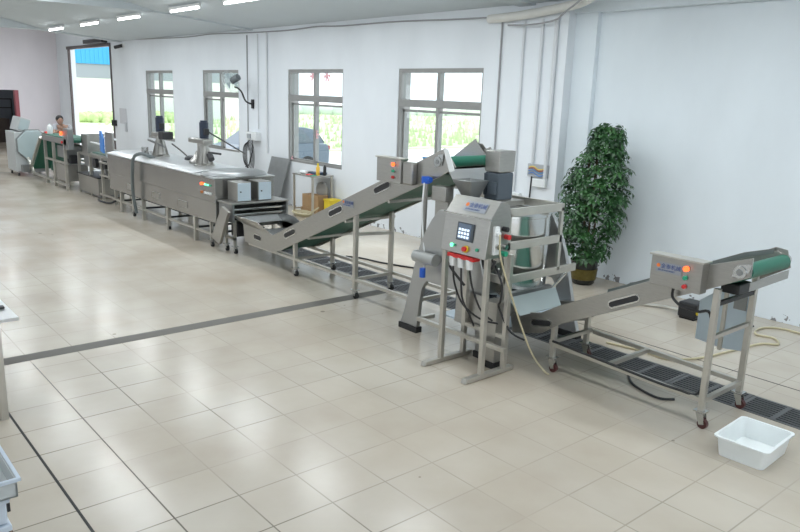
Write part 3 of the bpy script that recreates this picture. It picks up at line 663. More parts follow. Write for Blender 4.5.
MB().box(-5.80, -5.64, 4.97, 5.05, 1.49, 1.73).build('motor_cover', STEEL, B, .02)
label_plate(B, -6.95, yf - .004, 1.10, .8)
bh = MB()   # flared infeed hopper
bh.poly3([(-8.62, yf, .47), (-9.42, yf, .50), (-9.5, yf - .1, .62), (-8.9, yf - .06, .60)], .004)
bh.build('hopper_side', STEEL, B)
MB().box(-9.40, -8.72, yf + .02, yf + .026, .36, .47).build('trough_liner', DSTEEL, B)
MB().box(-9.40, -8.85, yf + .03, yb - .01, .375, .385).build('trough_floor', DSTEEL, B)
hp = MB()
pr_ = [(-9.55, .40), (-9.55, .56), (-9.35, .62), (-9.05, .60), (-8.75, .50), (-8.9, .40)]
hp.prism(pr_, 5.70, 5.706).build('hopper_side', DSTEEL, B)
MB().poly3([(-9.42, yf, .49), (-9.42, yb, .49), (-9.55, yb + .02, .57), (-9.55, yf - .02, .57)], .004).build('hopper_side', DSTEEL, B)
# blue bin liner lying on the box end
tag(MB().box(-5.86, -5.66, 5.30, 5.6, 1.74, 1.765).build('blue_tray', mat('sky blue plastic', (.12, .32, .62), .45), None, .01), 'flat blue tray resting across the top of the long conveyor behind its control box', 'tray')
for y in (5.14,): pass

# ---------------------------------------------------------------- C: drum machine
D = thing('drum_seasoning_machine', 'stainless drum machine with curved side plates and a dark motor on top', 'machine', (-4.9, 5.46, 0))
ow = [(.68, .06), (.62, .22), (.56, .45), (.50, .68), (.44, .88), (.36, 1.06), (.26, 1.22), (.16, 1.33)]
iw = [(.42, .06), (.40, .3), (.36, .5), (.30, .58)]
CX = -4.90
poly = [(CX - a, h) for a, h in ow] + [(CX + a, h) for a, h in ow[::-1]] + [(CX + a, h) for a, h in iw] + [(CX - a, h) for a, h in iw[::-1]]
for y in (4.83, 6.08):
    p = MB().prism(poly, y, y + .05).build('side_plate', mat('satin stainless plate', (0.46, 0.465, 0.46), .4, .8, noise=.08, nscale=3), D, .004)
    for s in (-1, 1): MB().box(CX + s * .55 - .14, CX + s * .55 + .14, y - .015, y + .065, 0, .06).build('foot_pad', RUBBER, p)
MB().lathe((-4.80, 5.45, 0), [(.30, .50), (.46, .56), (.487, .62), (.487, 1.30), (.496, 1.305), (.496, 1.33), (.475, 1.335), (.42, 1.345), (.12, 1.37), (.0001, 1.37)], 48).build('drum', POLISH, D)
gbr = [((-4.28, 4.93, 1.40), (-4.28, 5.75, 1.40)), ((-4.28, 4.95, 1.09), (-4.28, 5.75, 1.09)), ((-4.28, 4.95, .77), (-4.28, 6.02, .77)), ((-4.28, 4.97, .30), (-4.28, 4.97, 1.40)),
       ((-4.28, 5.73, .77), (-4.28, 5.73, 1.40)), ((-4.9, 4.95, 1.40), (-4.28, 4.95, 1.40)), ((-5.42, 5.73, 1.40), (-4.28, 5.73, 1.40)), ((-5.42, 4.95, .77), (-4.28, 4.95, .77))]
for p, q in gbr: MB().bar(p, q, .03, .075 if p[2] == q[2] else .04).build('guard_bar', TUBE, D, .003)
MB().bar((-4.32, 5.70, .56), (-4.32, 6.02, .76), .02).build('brace', POLISH, D)
MB().poly3([(-4.27, 5.02, .60), (-4.27, 5.72, .60), (-4.06, 5.55, .49), (-4.06, 4.95, .49)], .005).build('discharge_chute', mat('dull sheet', (.40, .46, .46), .36, .6), D)
MB().box(-4.36, -4.30, 5.05, 5.7, .40, .62).build('chute_back', DSTEEL, D)
MB().box(-5.1, -3.95, 4.625, 4.665, .23, .27).build('base_rail', TUBE, D, .003); MB().box(-5.1, -5.06, 4.66, 4.84, .23, .27).build('base_rail', TUBE, D); MB().box(-4.3, -4.26, 4.66, 4.84, .23, .27).build('base_rail', TUBE, D)
MB().box(-5.05, -4.35, 4.9, 6.0, .26, .28).build('base_pan', FILM, D)
MB().box(-4.95, -4.65, 5.0, 5.3, .28, .50).build('gear_housing', MOTOR, D, .02)
MB().poly3([(-4.72, 4.78, .30), (-4.28, 4.78, .30), (-4.28, 4.80, .62), (-4.72, 4.80, .62)], .006).build('access_panel', STEEL, D)
MB().box(-4.30, -4.14, 4.72, 4.86, .06, .62).build('corner_post', STEEL, D); MB().box(-4.31, -4.13, 4.71, 4.87, 0, .06).build('foot_pad', RUBBER, D)
# motor on top
mt = MB().box(-4.97, -4.78, 5.35, 5.57, 1.42, 1.69).build('motor', MOTOR, D, .015)
mm = MB()
for k in range(2): mm.box(-4.965 + k * .025, -4.957 + k * .025, 5.335, 5.35, 1.46, 1.68)
mm.box(-4.90, -4.80, 5.32, 5.35, 1.48, 1.60).build('terminal_box', MOTOR, mt, .006)
MB().prism([(-4.97, 1.695), (-4.78, 1.695), (-4.775, 1.905), (-4.975, 1.905)], 5.345, 5.575).build('motor_hood', STEEL, D, .01)
MB().box(-5.02, -4.70, 5.26, 5.66, 1.37, 1.42).build('motor_base', STEEL, D)
# hopper under the conveyor end
h = MB()
A4 = [(-5.13, 5.06, 1.61), (-4.87, 5.06, 1.61), (-4.87, 5.31, 1.61), (-5.13, 5.31, 1.61)]; B4 = [(-5.04, 5.12, 1.44), (-4.93, 5.12, 1.44), (-4.93, 5.25, 1.44), (-5.04, 5.25, 1.44)]
for k in range(4): h.poly3([A4[k], A4[(k + 1) % 4], B4[(k + 1) % 4], B4[k]], .004)
h.build('hopper', DSTEEL, D)
MB().box(-5.05, -4.92, 5.11, 5.26, 1.36, 1.44).build('hopper_neck', STEEL, D)
MB().poly3([(-5.20, 5.06, 1.70), (-5.20, 5.70, 1.70), (-5.14, 5.66, 1.57), (-5.14, 5.10, 1.57)], .004).build('spill_plate', MATS['bright lid steel'], D)
MB().box(-5.34, -5.14, 4.98, 5.10, 1.38, 1.53).build('junction_box', STEEL, D, .01)
MB().box(-5.30, -5.12, 5.0, 5.1, 1.04, 1.38).build('bracket_plate', STEEL, D)
pp = MB().tube([(-5.44, 4.98, .3), (-5.43, 4.98, 1.56)], .026, 12, 1).build('water_pipe', STEEL, D)
MB().cyl((-5.43, 4.98, 1.54), (-5.43, 4.98, 1.61), .045).cyl((-5.47, 4.98, 1.58), (-5.36, 4.98, 1.58), .03).build('valve_cap', BLUEP, pp)
MB().cyl((-5.12, 4.70, .66), (-5.12, 4.70, .75), .03).build('valve', BLUEP, D)
MB().cyl((-5.30, 4.76, .84), (-5.0, 4.76, .84), .06, n=20).build('air_cylinder', mat('pale painted cylinder', (.42, .43, .42), .4, .3), D)
MB().tube([(-5.40, 4.93, 1.55), (-5.36, 4.88, 1.3), (-5.30, 4.85, 1.05), (-5.2, 4.80, .8), (-5.15, 4.74, .72)], .008).build('air_line', WHITEP, D)

# ---------------------------------------------------------------- HMI stand
S = thing('control_stand', 'stainless control cabinet on a four-legged stand with a lit keypad screen', 'control cabinet', (-4.28, 4.55, 0))
for x in (-4.57, -4.05): 
    k = MB().box(x - .03, x + .03, 4.28, 4.86, 0.005, .045).prismx([(4.24, .005), (4.28, .005), (4.28, .045), (4.26, .045)], x - .03, x + .03).build('skid', TUBE, S, .006)
for x in (-4.55, -4.04):
    for y in (4.45, 4.74): MB().box(x - .022, x + .022, y - .022, y + .022, .045, 1.09 if y < 4.6 else 1.09).build('leg', TUBE, S, .003)
for y, zz in ((4.74, .33),): MB().bar((-4.55, y, zz), (-4.04, y, zz), .035).build('cross_bar', TUBE, S)
prof = [(4.39, 1.08), (4.66, 1.08), (4.69, 1.46), (4.665, 1.52), (4.61, 1.555), (4.55, 1.565), (4.435, 1.42)]
hb_ = MB().prismx(prof, -4.56, -4.02).build('cabinet', STEEL, S, .006)
tl = math.atan2(.045, .34)       # lean of the front
MB().box(-4.572, -4.008, 4.42, 4.435, 1.412, 1.424).build('hood_edge', POLISH, hb_)
fy = lambda zz: 4.39 + (zz - 1.08) * math.tan(tl) - .002
def front_box(x0, x1, z0, z1, th, m, name, parent, label=None):
    o = MB().poly3([(x0, fy(z0), z0), (x0, fy(z1), z1), (x1, fy(z1), z1), (x1, fy(z0), z0)], th)
    # make sure thickness points outward (-Y)
    ys = [v.co.y for v in o.bm.verts]
    if min(ys) > fy(z0) - th * .5:
        for v in list(o.bm.verts): pass
    return o.build(name, m, parent, label=label)
def outward(x0, x1, z0, z1, off, th, m, name, parent, label=None):
    n = Vector((0, -math.cos(tl), math.sin(tl)))
    P = [Vector((x, fy(zz), zz)) + n * off for x, zz in ((x0, z0), (x1, z0), (x1, z1), (x0, z1))]
    mb = MB(); a = [mb.bm.verts.new(p) for p in P]; b = [mb.bm.verts.new(p + n * th) for p in P]
    mb.bm.faces.new(a[::-1]); mb.bm.faces.new(b)
    for i in range(4): mb.bm.faces.new([a[i], a[(i + 1) % 4], b[(i + 1) % 4], b[i]])
    return mb.build(name, m, parent, label=label)
scr = outward(-4.38, -4.185, 1.20, 1.355, 0, .008, mat('dark screen bezel', (.07, .085, .1), .4), 'screen', S)
outward(-4.365, -4.215, 1.21, 1.345, .008, .002, LCD, 'display', scr)
kb = MB()
n = Vector((0, -math.cos(tl), math.sin(tl)))
for r in range(3):
    for c in range(4):
        x0 = -4.358 + c * .034; z0 = 1.222 + r * .031
        P = [Vector((x, fy(zz), zz)) + n * .0115 for x, zz in ((x0, z0), (x0 + .026, z0), (x0 + .026, z0 + .021), (x0, z0 + .021))]
        kb.bm.faces.new([kb.bm.verts.new(p) for p in P])
kb.build('keypad', LCDK, scr)
for x, zz, m, r, lb in ((-4.42, 1.145, GRNL, .017, 'lit green lamp'), (-4.385, 1.148, GRNP, .012, 'green lamp'), (-4.25, 1.135, YEL, .030, 'yellow ring of the emergency stop'), (-4.12, 1.15, GRNP, .015, 'green push button')):
    p = Vector((x, fy(zz), zz)); q = MB().cyl(p, p + n * .012, r).build('button', m, S, label=lb)
    if m is YEL: MB().cyl(p + n * .012, p + n * .035, .022).build('stop_button', REDP, q)
# logo on the sloping hood
hv = Vector((0, 4.55 - 4.435, 1.565 - 1.42)).normalized(); hx = Vector((1, 0, 0)); hn = hx.cross(hv).normalized()
o_h = Vector((-4.38, 4.435, 1.42)) + hv * .04 + hn * .003
M_ = Matrix((hx, hv, hn)).transposed().to_4x4(); M_.translation = o_h
lp = MB(); lp.box(0, .26, 0, .10, 0, .002)
for v in lp.bm.verts: v.co = M_ @ v.co
lp_o = lp.build('label_plate', LB, S)
text_mesh(LOGO, .05, lp_o, M_ @ Matrix.Translation((.055, .045, .004)), LT); text_mesh("JINTAI MACHINERY", .019, lp_o, M_ @ Matrix.Translation((.03, .015, .004)), LT); text_mesh("●", .05, lp_o, M_ @ Matrix.Translation((.005, .045, .004)), LO, 'logo_mark')
# sockets with plugs under the cabinet
MB().box(-4.45, -4.13, 4.37, 4.45, 1.045, 1.075).build('socket_strip', REDP, S)
for k in range(3):
    x = -4.40 + k * .10
    MB().cyl((x, 4.40, 1.05), (x, 4.40, .965), .036, .03, n=16).build('plug', WHITEP, S)
def cab_(pts, r=.009, m=BLACK, name='cable'): MB().tube(pts, r).build(name, m, S)
cab_([(-4.40, 4.40, .97), (-4.39, 4.42, .8), (-4.35, 4.5, .6), (-4.22, 4.6, .48), (-4.10, 4.7, .45)])
cab_([(-4.30, 4.40, .97), (-4.29, 4.42, .7), (-4.26, 4.5, .52), (-4.3, 4.6, .40), (-4.4, 4.7, .36)])
cab_([(-4.20, 4.40, .97), (-4.19, 4.44, .8), (-4.13, 4.5, .6), (-4.08, 4.6, .5)])
cab_([(-4.44, 4.6, 1.08), (-4.62, 4.6, 1.06), (-4.72, 4.62, .96), (-4.66, 4.64, .85), (-4.5, 4.66, .72)], .013)
cab_([(-4.10, 4.55, 1.08), (-4.00, 4.55, .95), (-3.96, 4.56, .85), (-4.0, 4.6, .7), (-4.1, 4.7, .6), (-4.0, 4.75, .4), (-3.95, 4.9, .3)], .010)
cab_([(-4.15, 4.5, 1.08), (-4.12, 4.5, .98), (-4.02, 4.48, 1.0), (-4.0, 4.5, 1.07)], .012)
# fittings on the right side
for y, zz, m in ((4.50, 1.30, WHITEP), (4.50, 1.19, POLISH), (4.60, 1.33, BLACK), (4.63, 1.26, REDP), (4.60, 1.18, POLISH), (4.60, 1.12, GRNP)):
    MB().cyl((-4.02, y, zz), (-3.97, y, zz), .022).build('fitting', m, S)
MB().box(-4.02, -3.995, 4.47, 4.53, 1.12, 1.36).build('fitting_plate', WHITEP, S)
tag(MB().tube([(-3.965, 4.50, 1.30), (-3.955, 4.50, 1.15), (-3.95, 4.56, .98), (-3.93, 4.66, .75), (-3.89, 4.78, .45), (-3.86, 4.92, .18), (-3.80, 5.02, .03), (-3.74, 5.02, .012)], .008).build('water_hose', YHOSE), 'yellowish hose hanging from the right side of the control cabinet to the floor', 'hose')

# ---------------------------------------------------------------- E: discharge shaker table at the tank end
E_ = thing('discharge_table', 'stainless discharge unit with flat table top at the near end of the long tank', 'machine', (-9.9, 5.45, 0))
MB().box(-10.08, -9.62, 4.98, 5.95, .745, .77).build('table_top', STEEL, E_, .004)
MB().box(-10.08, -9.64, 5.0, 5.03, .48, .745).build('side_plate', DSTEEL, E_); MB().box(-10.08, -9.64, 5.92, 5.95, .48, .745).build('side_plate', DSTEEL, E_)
MB().box(-9.98, -9.95, 5.03, 5.92, .45, .745).build('back_plate', BLACK, E_)  # black sheet paints in the shade of the roller opening
for y, zz in ((0, .66), (0, .58)): MB().cyl((-9.72, 5.03, zz), (-9.72, 5.92, zz), .022).build('roller', POLISH, E_)
MB().poly3([(-9.85, 5.03, .60), (-9.85, 5.92, .60), (-9.45, 5.75, .44), (-9.45, 5.15, .44)], .005).build('discharge_lip', STEEL, E_)
MB().poly3([(-10.12, 4.93, .20), (-9.86, 4.93, .13), (-9.56, 4.93, .66), (-9.76, 4.93, .72)], .05).build('guard_panel', STEEL, E_, .004)
for x, y in ((-9.97, 5.06), (-9.97, 5.88), (-9.70, 5.06), (-9.70, 5.88)):
    MB().box(x - .02, x + .02, y - .02, y + .02, .10, .5).build('leg', TUBE, E_); caster(E_, x, y, .11, RUBBER)
MB().box(-9.98, -9.68, 5.04, 5.08, .2, .24).build('lower_rail', TUBE, E_); MB().box(-9.98, -9.68, 5.86, 5.9, .2, .24).build('lower_rail', TUBE, E_)
MB().box(-9.9, -9.72, 5.1, 5.3, .24, .45).build('vibrator_motor', BLACK, E_, .02)
for k, (y0, lab) in enumerate(((5.12, 'small stainless switch cabinet on the discharge table, nearer of two'), (5.47, 'small stainless switch cabinet on the discharge table, farther of two'))):
    t = thing('switch_cabinet', lab, 'cabinet', (-9.85, y0 + .17, .772), 'switch cabinets on the discharge table')
    MB().box(-10.02, -9.72, y0, y0 + .23, .772, 1.06).build('housing', STEEL, t, .006)
    d_ = MB().box(-9.719, -9.705, y0 + .01, y0 + .22, .785, 1.05).build('cabinet_door', FILM, t)
    MB().cyl((-9.705, y0 + .05, .92), (-9.692, y0 + .05, .92), .01).build('lock', BLACK, d_)

# ---------------------------------------------------------------- D: long tank
T = thing('cooking_tank', 'long covered stainless cooking tank with red and green lamps on its side', 'tank', (-12.4, 5.45, 0))
ty0, ty1, tx0, tx1 = 4.95, 5.97, -14.75, -10.10
TANKM = mat('tank stainless sheet', (0.42, 0.415, 0.40), .24, .9, noise=.12, nscale=2.5)
MB().box(tx0, tx1, ty0, ty1, .72, 1.08).build('tank_body', TANKM, T, .008)
MB().prismx([(ty0 + .015, .40), (ty1 - .015, .40), (ty1 - .015, .72), (ty0 + .015, .72)], tx0 + .02, tx1 - .02).build('lower_jacket', TANKM, T, .006)
for x in (-13.6, -12.4, -11.3): MB().box(x - .16, x + .16, ty0 + .005, ty0 + .016, .50, .60).build('jacket_panel', STEEL, T, .003)
MB().prismx([(ty0 - .02, 1.08), (ty0 - .02, 1.10), (ty0 + .12, 1.135), (5.3, 1.15), (5.6, 1.15), (ty1 - .12, 1.135), (ty1 + .02, 1.10), (ty1 + .02, 1.08)], tx0, tx1 - .7).build('lid', mat('bright lid steel', (.60, .61, .61), .34, .85, noise=.06, nscale=3), T, .005)
ld = MB()
ld.lathe((-10.45, 5.46, 1.085), [(.54, 0), (.545, .02), (.50, .055), (.38, .085), (.2, .095), (.0001, .10)], 40)
for v in ld.bm.verts: v.co.x = -10.45 + (v.co.x + 10.45) * .70
ld.build('round_lid', DSTEEL, T)
MB().box(tx1 - .75, tx1 + .01, ty0 - .02, ty1 + .02, 1.08, 1.095).build('end_cover', MATS['bright lid steel'], T)
for x in (-14.2, -13.1, -11.98, -10.9):
    for y in (5.0, 5.9): MB().box(x - .03, x + .03, y - .03, y + .03, .10 if x in (-12.0,) else .0, .72 if y > 5.5 else .60).build('leg', TUBE, T)
for x in (-13.6, -12.0, -10.35):
    for y in (5.0, 5.9):
        MB().box(x - .02, x + .02, y - .02, y + .02, .1, .42).build('leg', TUBE, T); caster(T, x, y, .11, RUBBER)
for y in (5.0, 5.9): MB().bar((-14.7, y, .20), (-10.2, y, .20), .035).build('lower_rail', TUBE, T)
for x in (-14.2, -13.1, -11.98, -10.9, -10.3): MB().bar((x, 5.0, .22), (x, 5.9, .22), .03).build('cross_bar', BLACK, T)
MB().box(tx0 + .1, tx1 - .1, 5.03, 5.07, .36, .40).build('gas_pipe', BLACK, T)
for k, (x, zz, m, r) in enumerate(((-10.52, .97, REDL, .022), (-10.52, .84, mat('unlit orange lamp', (.5, .16, .04), .4), .02))):
    MB().cyl((x, ty0, zz), (x, ty0 - .03, zz), r).build('lamp', m, T, label=['lit red lamp', 'orange-red lamp'][k])
for k, x in enumerate((-10.42, -10.33, -10.24)):
    MB().box(x - .022, x + .022, ty0 - .012, ty0, .955, .98).build('lamp', GRNL if k < 2 else GRNP, T, label='green lit lamp'); MB().box(x - .03, x + .03, ty0 - .015, ty0, .825, .855).build('lamp', WHITEP, T, label='white switch')
MB().tube([(-13.0, 5.2, 1.13), (-13.05, 5.0, 1.22), (-13.15, 4.88, 1.15), (-13.2, 4.86, .9), (-13.25, 4.87, .5), (-13.2, 4.9, .12)], .03, 12).build('drain_duct', mat('grey flexible duct', (.12, .14, .14), .5), T)
def agitator(x, y, label, arm):
    t = thing('agitator', label, 'agitator', (x, y, 1.14), 'agitators standing on the long tank')
    MB().lathe((x, y, 1.145), [(.17, 0), (.17, .02), (.12, .05), (.09, .18), (.07, .34), (.11, .345), (.11, .37)], 24).build('cone_stand', STEEL, t)
    f = MB()
    for k in range(8):
        a = k * math.pi / 4; f.poly3([(x + .08 * math.cos(a), y + .08 * math.sin(a), 1.45), (x + .16 * math.cos(a), y + .16 * math.sin(a), 1.17), (x + .12 * math.cos(a), y + .12 * math.sin(a), 1.17)], .008)
    f.build('fins', STEEL, t)
    MB().box(x - (.42 if arm else .2), x + .16, y - .09, y + .09, 1.51, 1.59).build('gear_case', STEEL, t, .02)
    m = MB().cyl((x + .02, y, 1.60), (x + .02, y, 1.86), .075, n=20).cyl((x + .02, y, 1.86), (x + .02, y, 1.89), .06).build('motor', MOTORB, t)
    MB().box(x + .08, x + .13, y - .04, y + .04, 1.66, 1.76).build('terminal_box', BLACK, m)
    if arm:
        MB().cyl((x - .42, y + .1, 1.5), (x - .42, y + .1, 1.36), .02).lathe((x - .40, y + .1, 1.16), [(.17, 0), (.17, .03), (.1, .1), (.05, .2)], 18).build('valve_handwheel', STEEL, t)
        MB().cyl((x + .3, y - .05, 1.36), (x + .38, y - .05, 1.28), .05).bar((x + .16, y, 1.38), (x + .5, y + .05, 1.38), .03).build('handle', BLACK, t)
    else:
        MB().box(x + .16, x + .38, y - .1, y + .1, 1.48, 1.62).build('side_motor', BLACK, t, .015); MB().bar((x - .55, y, 1.42), (x + .45, y - .1, 1.36), .035).build('pressure_bar', DSTEEL, t)
        MB().cyl((x - .1, y - .25, 1.16), (x - .1, y - .25, 1.32), .06).build('inlet_port', POLISH, t); MB().cyl((x + .1, y - .25, 1.16), (x + .1, y - .25, 1.26), .05).build('inlet_port', POLISH, t)
agitator(-11.38, 5.40, 'steel agitator tower with a navy motor on the long tank, nearer one', True)
agitator(-13.20, 5.40, 'steel agitator tower with a dark side motor on the long tank, farther one', False)
tag(MB().sphere((-12.4, 5.62, 1.16), .1, (1.3, 1, .7)).tube([(-12.9, 5.5, 1.4), (-12.65, 5.55, 1.3), (-12.4, 5.6, 1.18)], .012).build('cable_coil', BLACK), 'black cable coil lying on the tank lid between the agitators', 'cable')

# ---------------------------------------------------------------- F: breading station and beyond
F = thing('breading_machine', 'stainless breading machine with a steel sump box and blue side guard beyond the tank', 'machine', (-16.0, 5.4, 0))
MB().box(-17.35, -16.05, 5.16, 5.75, .07, .44).build('sump_box', STEEL, F, .006); MB().box(-17.38, -16.02, 5.13, 5.78, .44, .46).build('sump_rim', BLACK, F)
MB().box(-17.35, -16.05, 5.2, 5.7, .02, .07).build('sump_base', DSTEEL, F)
MB().box(-17.4, -15.0, 5.2, 5.75, .86, .93).build('table_top', STEEL, F, .004)
MB().box(-17.2, -15.3, 5.25, 5.7, .62, .86).build('trough', DSTEEL, F, .01)
for x in (-17.4, -16.6, -15.85, -15.1):
    for y in (5.2, 5.78): MB().box(x - .025, x + .025, y - .025, y + .025, 0, .9).build('leg', TUBE, F)
for y in (5.2, 5.78): MB().bar((-17.4, y, .12), (-15.0, y, .12), .04).build('lower_rail', TUBE, F)
for a, b_ in (((-15.85, 5.15, .82), (-14.95, 5.15, .82)), ((-15.85, 5.15, .55), (-14.95, 5.15, .55)), ((-15.3, 5.15, .5), (-15.3, 5.15, .88)), ((-14.95, 5.15, .5), (-14.95, 5.15, .88))): MB().bar(a, b_, .035).build('feed_frame', TUBE, F)
MB().box(-17.15, -16.75, 5.2, 5.26, .93, 1.33).box(-17.15, -17.1, 5.2, 5.7, .93, 1.33).build('hood_panel', STEEL, F, .006)
MB().box(-15.75, -15.3, 5.25, 5.29, .93, 1.45).build('hood_panel', STEEL, F, .006)
MB().prism([(-15.98, 1.04), (-15.78, 1.0), (-15.78, 1.3), (-15.9, 1.46), (-15.98, 1.46)], 5.22, 5.25).build('side_guard', mat('light blue plastic', (.07, .25, .68), .4), F)
MB().cyl((-16.8, 5.3, 1.16), (-15.8, 5.3, 1.16), .02).cyl((-16.8, 5.5, 1.28), (-15.8, 5.5, 1.28), .02).cyl((-16.8, 5.5, 1.05), (-15.8, 5.5, 1.05), .02).build('spray_pipe', WHITEP, F)
MB().box(-16.75, -15.85, 5.3, 5.72, .935, .96).build('mesh_belt', mat('grey green mesh belt', (.12, .2, .17), .5), F)
for x in (-16.3, -15.7): MB().cyl((x, 5.3, .75), (x, 5.18, .75), .1).build('drive_motor', BLACK, F)
MB().cyl((-15.4, 5.3, .66), (-15.4, 5.1, .66), .05).build('drive_motor', DSTEEL, F)
MB().tube([(-15.0, 5.15, .1), (-15.2, 5.1, .03), (-15.6, 5.05, .02), (-15.9, 5.1, .02)], .02).build('cable', BLACK, F)
tag(MB().box(-15.5, -14.9, 5.2, 5.7, .932, .945).prism([(-15.52, .945), (-14.88, .945), (-14.8, .99), (-15.6, .99)], 5.2, 5.7).build('steel_tray', FILM, None, .004), 'flat shiny steel tray on the machine table against the tank end', 'tray')
G = thing('infeed_conveyor', 'infeed conveyor with a green belt and a red lamp in front of the seated worker', 'conveyor', (-18.8, 5.3, 0))
MB().box(-19.5, -17.5, 4.98, 5.01, 1.05, 1.18).build('side_plate', STEEL, G); MB().box(-19.5, -17.5, 5.56, 5.59, 1.05, 1.18).build('side_plate', STEEL, G)
MB().box(-19.5, -17.6, 5.01, 5.56, 1.17, 1.20).build('belt', GREEN, G); MB().cyl((-19.5, 5.01, 1.14), (-19.5, 5.56, 1.14), .05).cyl((-17.55, 5.01, 1.14), (-17.55, 5.56, 1.14), .05).build('roller', GREEN, G)
MB().poly3([(-20.6, 5.01, .22), (-19.5, 5.01, 1.12), (-19.5, 5.56, 1.12), (-20.6, 5.56, .22)], .03).build('belt', GREEN, G)
MB().poly3([(-20.0, 5.3, .25), (-18.8, 5.3, .25), (-18.8, 5.3, .95), (-19.4, 5.3, 1.0)], .03).build('belt_return', GREEN, G)
for p, q in (((-20.9, 4.98, .1), (-19.6, 4.98, 1.1)), ((-20.9, 5.58, .1), (-19.6, 5.58, 1.1)), ((-20.95, 4.98, .5), (-20.4, 4.98, .1))): MB().bar(p, q, .06).build('brace', TUBE, G)
for x in (-19.3, -18.6, -17.7):
    for y in (5.0, 5.57): MB().box(x - .03, x + .03, y - .03, y + .03, 0, 1.05).build('leg', TUBE, G)
for zz in (.12, .62):
    for y in (5.0, 5.57): MB().bar((-20.9 if zz < .3 else -19.3, y, zz), (-17.6, y, zz), .045).build('lower_rail', TUBE, G)
MB().box(-18.55, -17.75, 5.0, 5.5, .2, .58).build('control_housing', STEEL, G, .01)
MB().box(-18.5, -17.8, 5.05, 5.5, .72, 1.0).build('drive_housing', DSTEEL, G, .01)
MB().box(-17.7, -17.35, 4.98, 5.1, .95, 1.42).build('control_box', DSTEEL, G, .01)
MB().cyl((-17.75, 4.97, 1.3), (-17.75, 4.93, 1.3), .045).build('lamp', REDL, G, label='lit red lamp'); MB().cyl((-17.75, 4.97, 1.1), (-17.75, 4.94, 1.1), .03).build('lamp', REDP, G)
MB().box(-17.9, -17.7, 5.1, 5.3, .6, .8).build('drive_motor', BLACK, G, .02)
tag(MB().lathe((-19.25, 5.12, 1.201), [(.06, 0), (.065, .02), (.065, .16), (.04, .20), (.022, .22), (.022, .25)], 16).build('plastic_bottle', WHITEP), 'white plastic bottle standing on the green belt beside the worker', 'bottle')
# washer / roller machine far left
W_ = thing('forming_machine', 'pale forming machine with an octagonal side cover at the far left', 'machine', (-21.4, 5.0, 0))
WBL = mat('pale blue grey enamel', (.50, .58, .60), .4, .3, noise=.05)
MB().box(-21.9, -21.0, 4.70, 5.52, .12, 1.14).build('cabinet', mat('pale grey enamel', (.55, .57, .57), .45, .2), W_, .01)
oc = MB(); c8 = [(5.13 + .40 * math.cos(math.radians(22.5 + 45 * k)), .80 + .41 * math.sin(math.radians(22.5 + 45 * k))) for k in range(8)]
oc.prismx(c8, -21.0, -20.9).build('side_cover', WBL, W_, .01)
oc = MB(); c8 = [(5.13 + .43 * math.cos(math.radians(22.5 + 45 * k)), .80 + .44 * math.sin(math.radians(22.5 + 45 * k))) for k in range(8)]
oc.prismx(c8, -21.03, -20.95).build('cover_rim', DSTEEL, W_)
hp2 = MB().box(-21.8, -21.1, 4.80, 5.08, 1.14, 1.50).rot(math.radians(-18), 'X', (-21.4, 4.94, 1.2)); hp2.build('hopper', MATS['pale grey enamel'], W_, .01)
h3 = MB().box(-21.09, -21.07, 4.83, 5.05, 1.19, 1.46).rot(math.radians(-18), 'X', (-21.4, 4.94, 1.2)); h3.build('hopper_face', WBL, W_)
MB().cyl((-20.9, 5.50, 1.08), (-20.84, 5.50, 1.08), .05).build('lamp', REDL, W_, label='lit red lamp')
MB().box(-20.98, -20.88, 5.44, 5.56, .95, 1.16).build('lamp_box', REDP, W_)
for y in (4.76, 5.46):
    for x in (-21.82, -21.08): caster(W_, x, y, .13, RUBBER)
MB().box(-20.95, -20.75, 4.8, 5.4, .12, .3).build('outfeed_tray', DSTEEL, W_)

# ---------------------------------------------------------------- worker
def skinned(name, nodes, edges, m, parent, sub=2):
    me = bpy.data.meshes.new(name); off = Vector(parent.location)
    me.from_pydata([Vector(n_[0]) - off for n_ in nodes], edges, [])
    o = bpy.data.objects.new(name, me); C.objects.link(o); o.parent = parent
    sk = o.modifiers.new('skin', 'SKIN'); sk.use_smooth_shade = True
    for i, n_ in enumerate(nodes): me.skin_vertices[0].data[i].radius = (n_[1], n_[2] if len(n_) > 2 else n_[1])
    me.skin_vertices[0].data[0].use_root = True
    sb_ = o.modifiers.new('sub', 'SUBSURF'); sb_.levels = sub; sb_.render_levels = sub
    me.materials.append(m); return o
px, py = -21.35, 6.02
PSN = thing('person', 'person in a grey t-shirt leaning over the green infeed belt, hands at the face', 'person', (px, py, 0))
SKIN = mat('skin', (.42, .26, .19), .6); SHIRT = mat('grey t-shirt', (.42, .43, .46), .9); HAIR = mat('black hair', (.012, .011, .012), .6); PANTS = mat('dark trousers', (.04, .045, .06), .9)
def pp3(dx, dy, zz): return (px + dx, py + dy, zz)
# body skeleton: faces +X / -Y (towards the belt)
nod = [(pp3(0, 0, .86), .14, .12), (pp3(.03, -.02, 1.05), .13, .11), (pp3(.09, -.05, 1.22), .15, .11), (pp3(.14, -.08, 1.30), .06, .06), (pp3(.17, -.10, 1.36), .05, .05),
       (pp3(.04, -.20, 1.27), .055), (pp3(.20, -.30, 1.07), .042), (pp3(.34, -.18, 1.20), .03), (pp3(.18, .10, 1.27), .055), (pp3(.32, .14, 1.05), .042), (pp3(.40, -.02, 1.20), .03),
       (pp3(-.02, -.10, .78), .09), (pp3(.06, -.10, .45), .065), (pp3(0, -.10, .09), .045), (pp3(.13, -.10, .04), .04), (pp3(-.02, .10, .78), .09), (pp3(.06, .10, .45), .065), (pp3(0, .10, .09), .045), (pp3(.13, .10, .04), .04)]
ed = [(0, 1), (1, 2), (2, 3), (3, 4), (2, 5), (5, 6), (6, 7), (2, 8), (8, 9), (9, 10), (0, 11), (11, 12), (12, 13), (13, 14), (0, 15), (15, 16), (16, 17), (17, 18)]
skinned('body', nod, ed, SKIN, PSN)
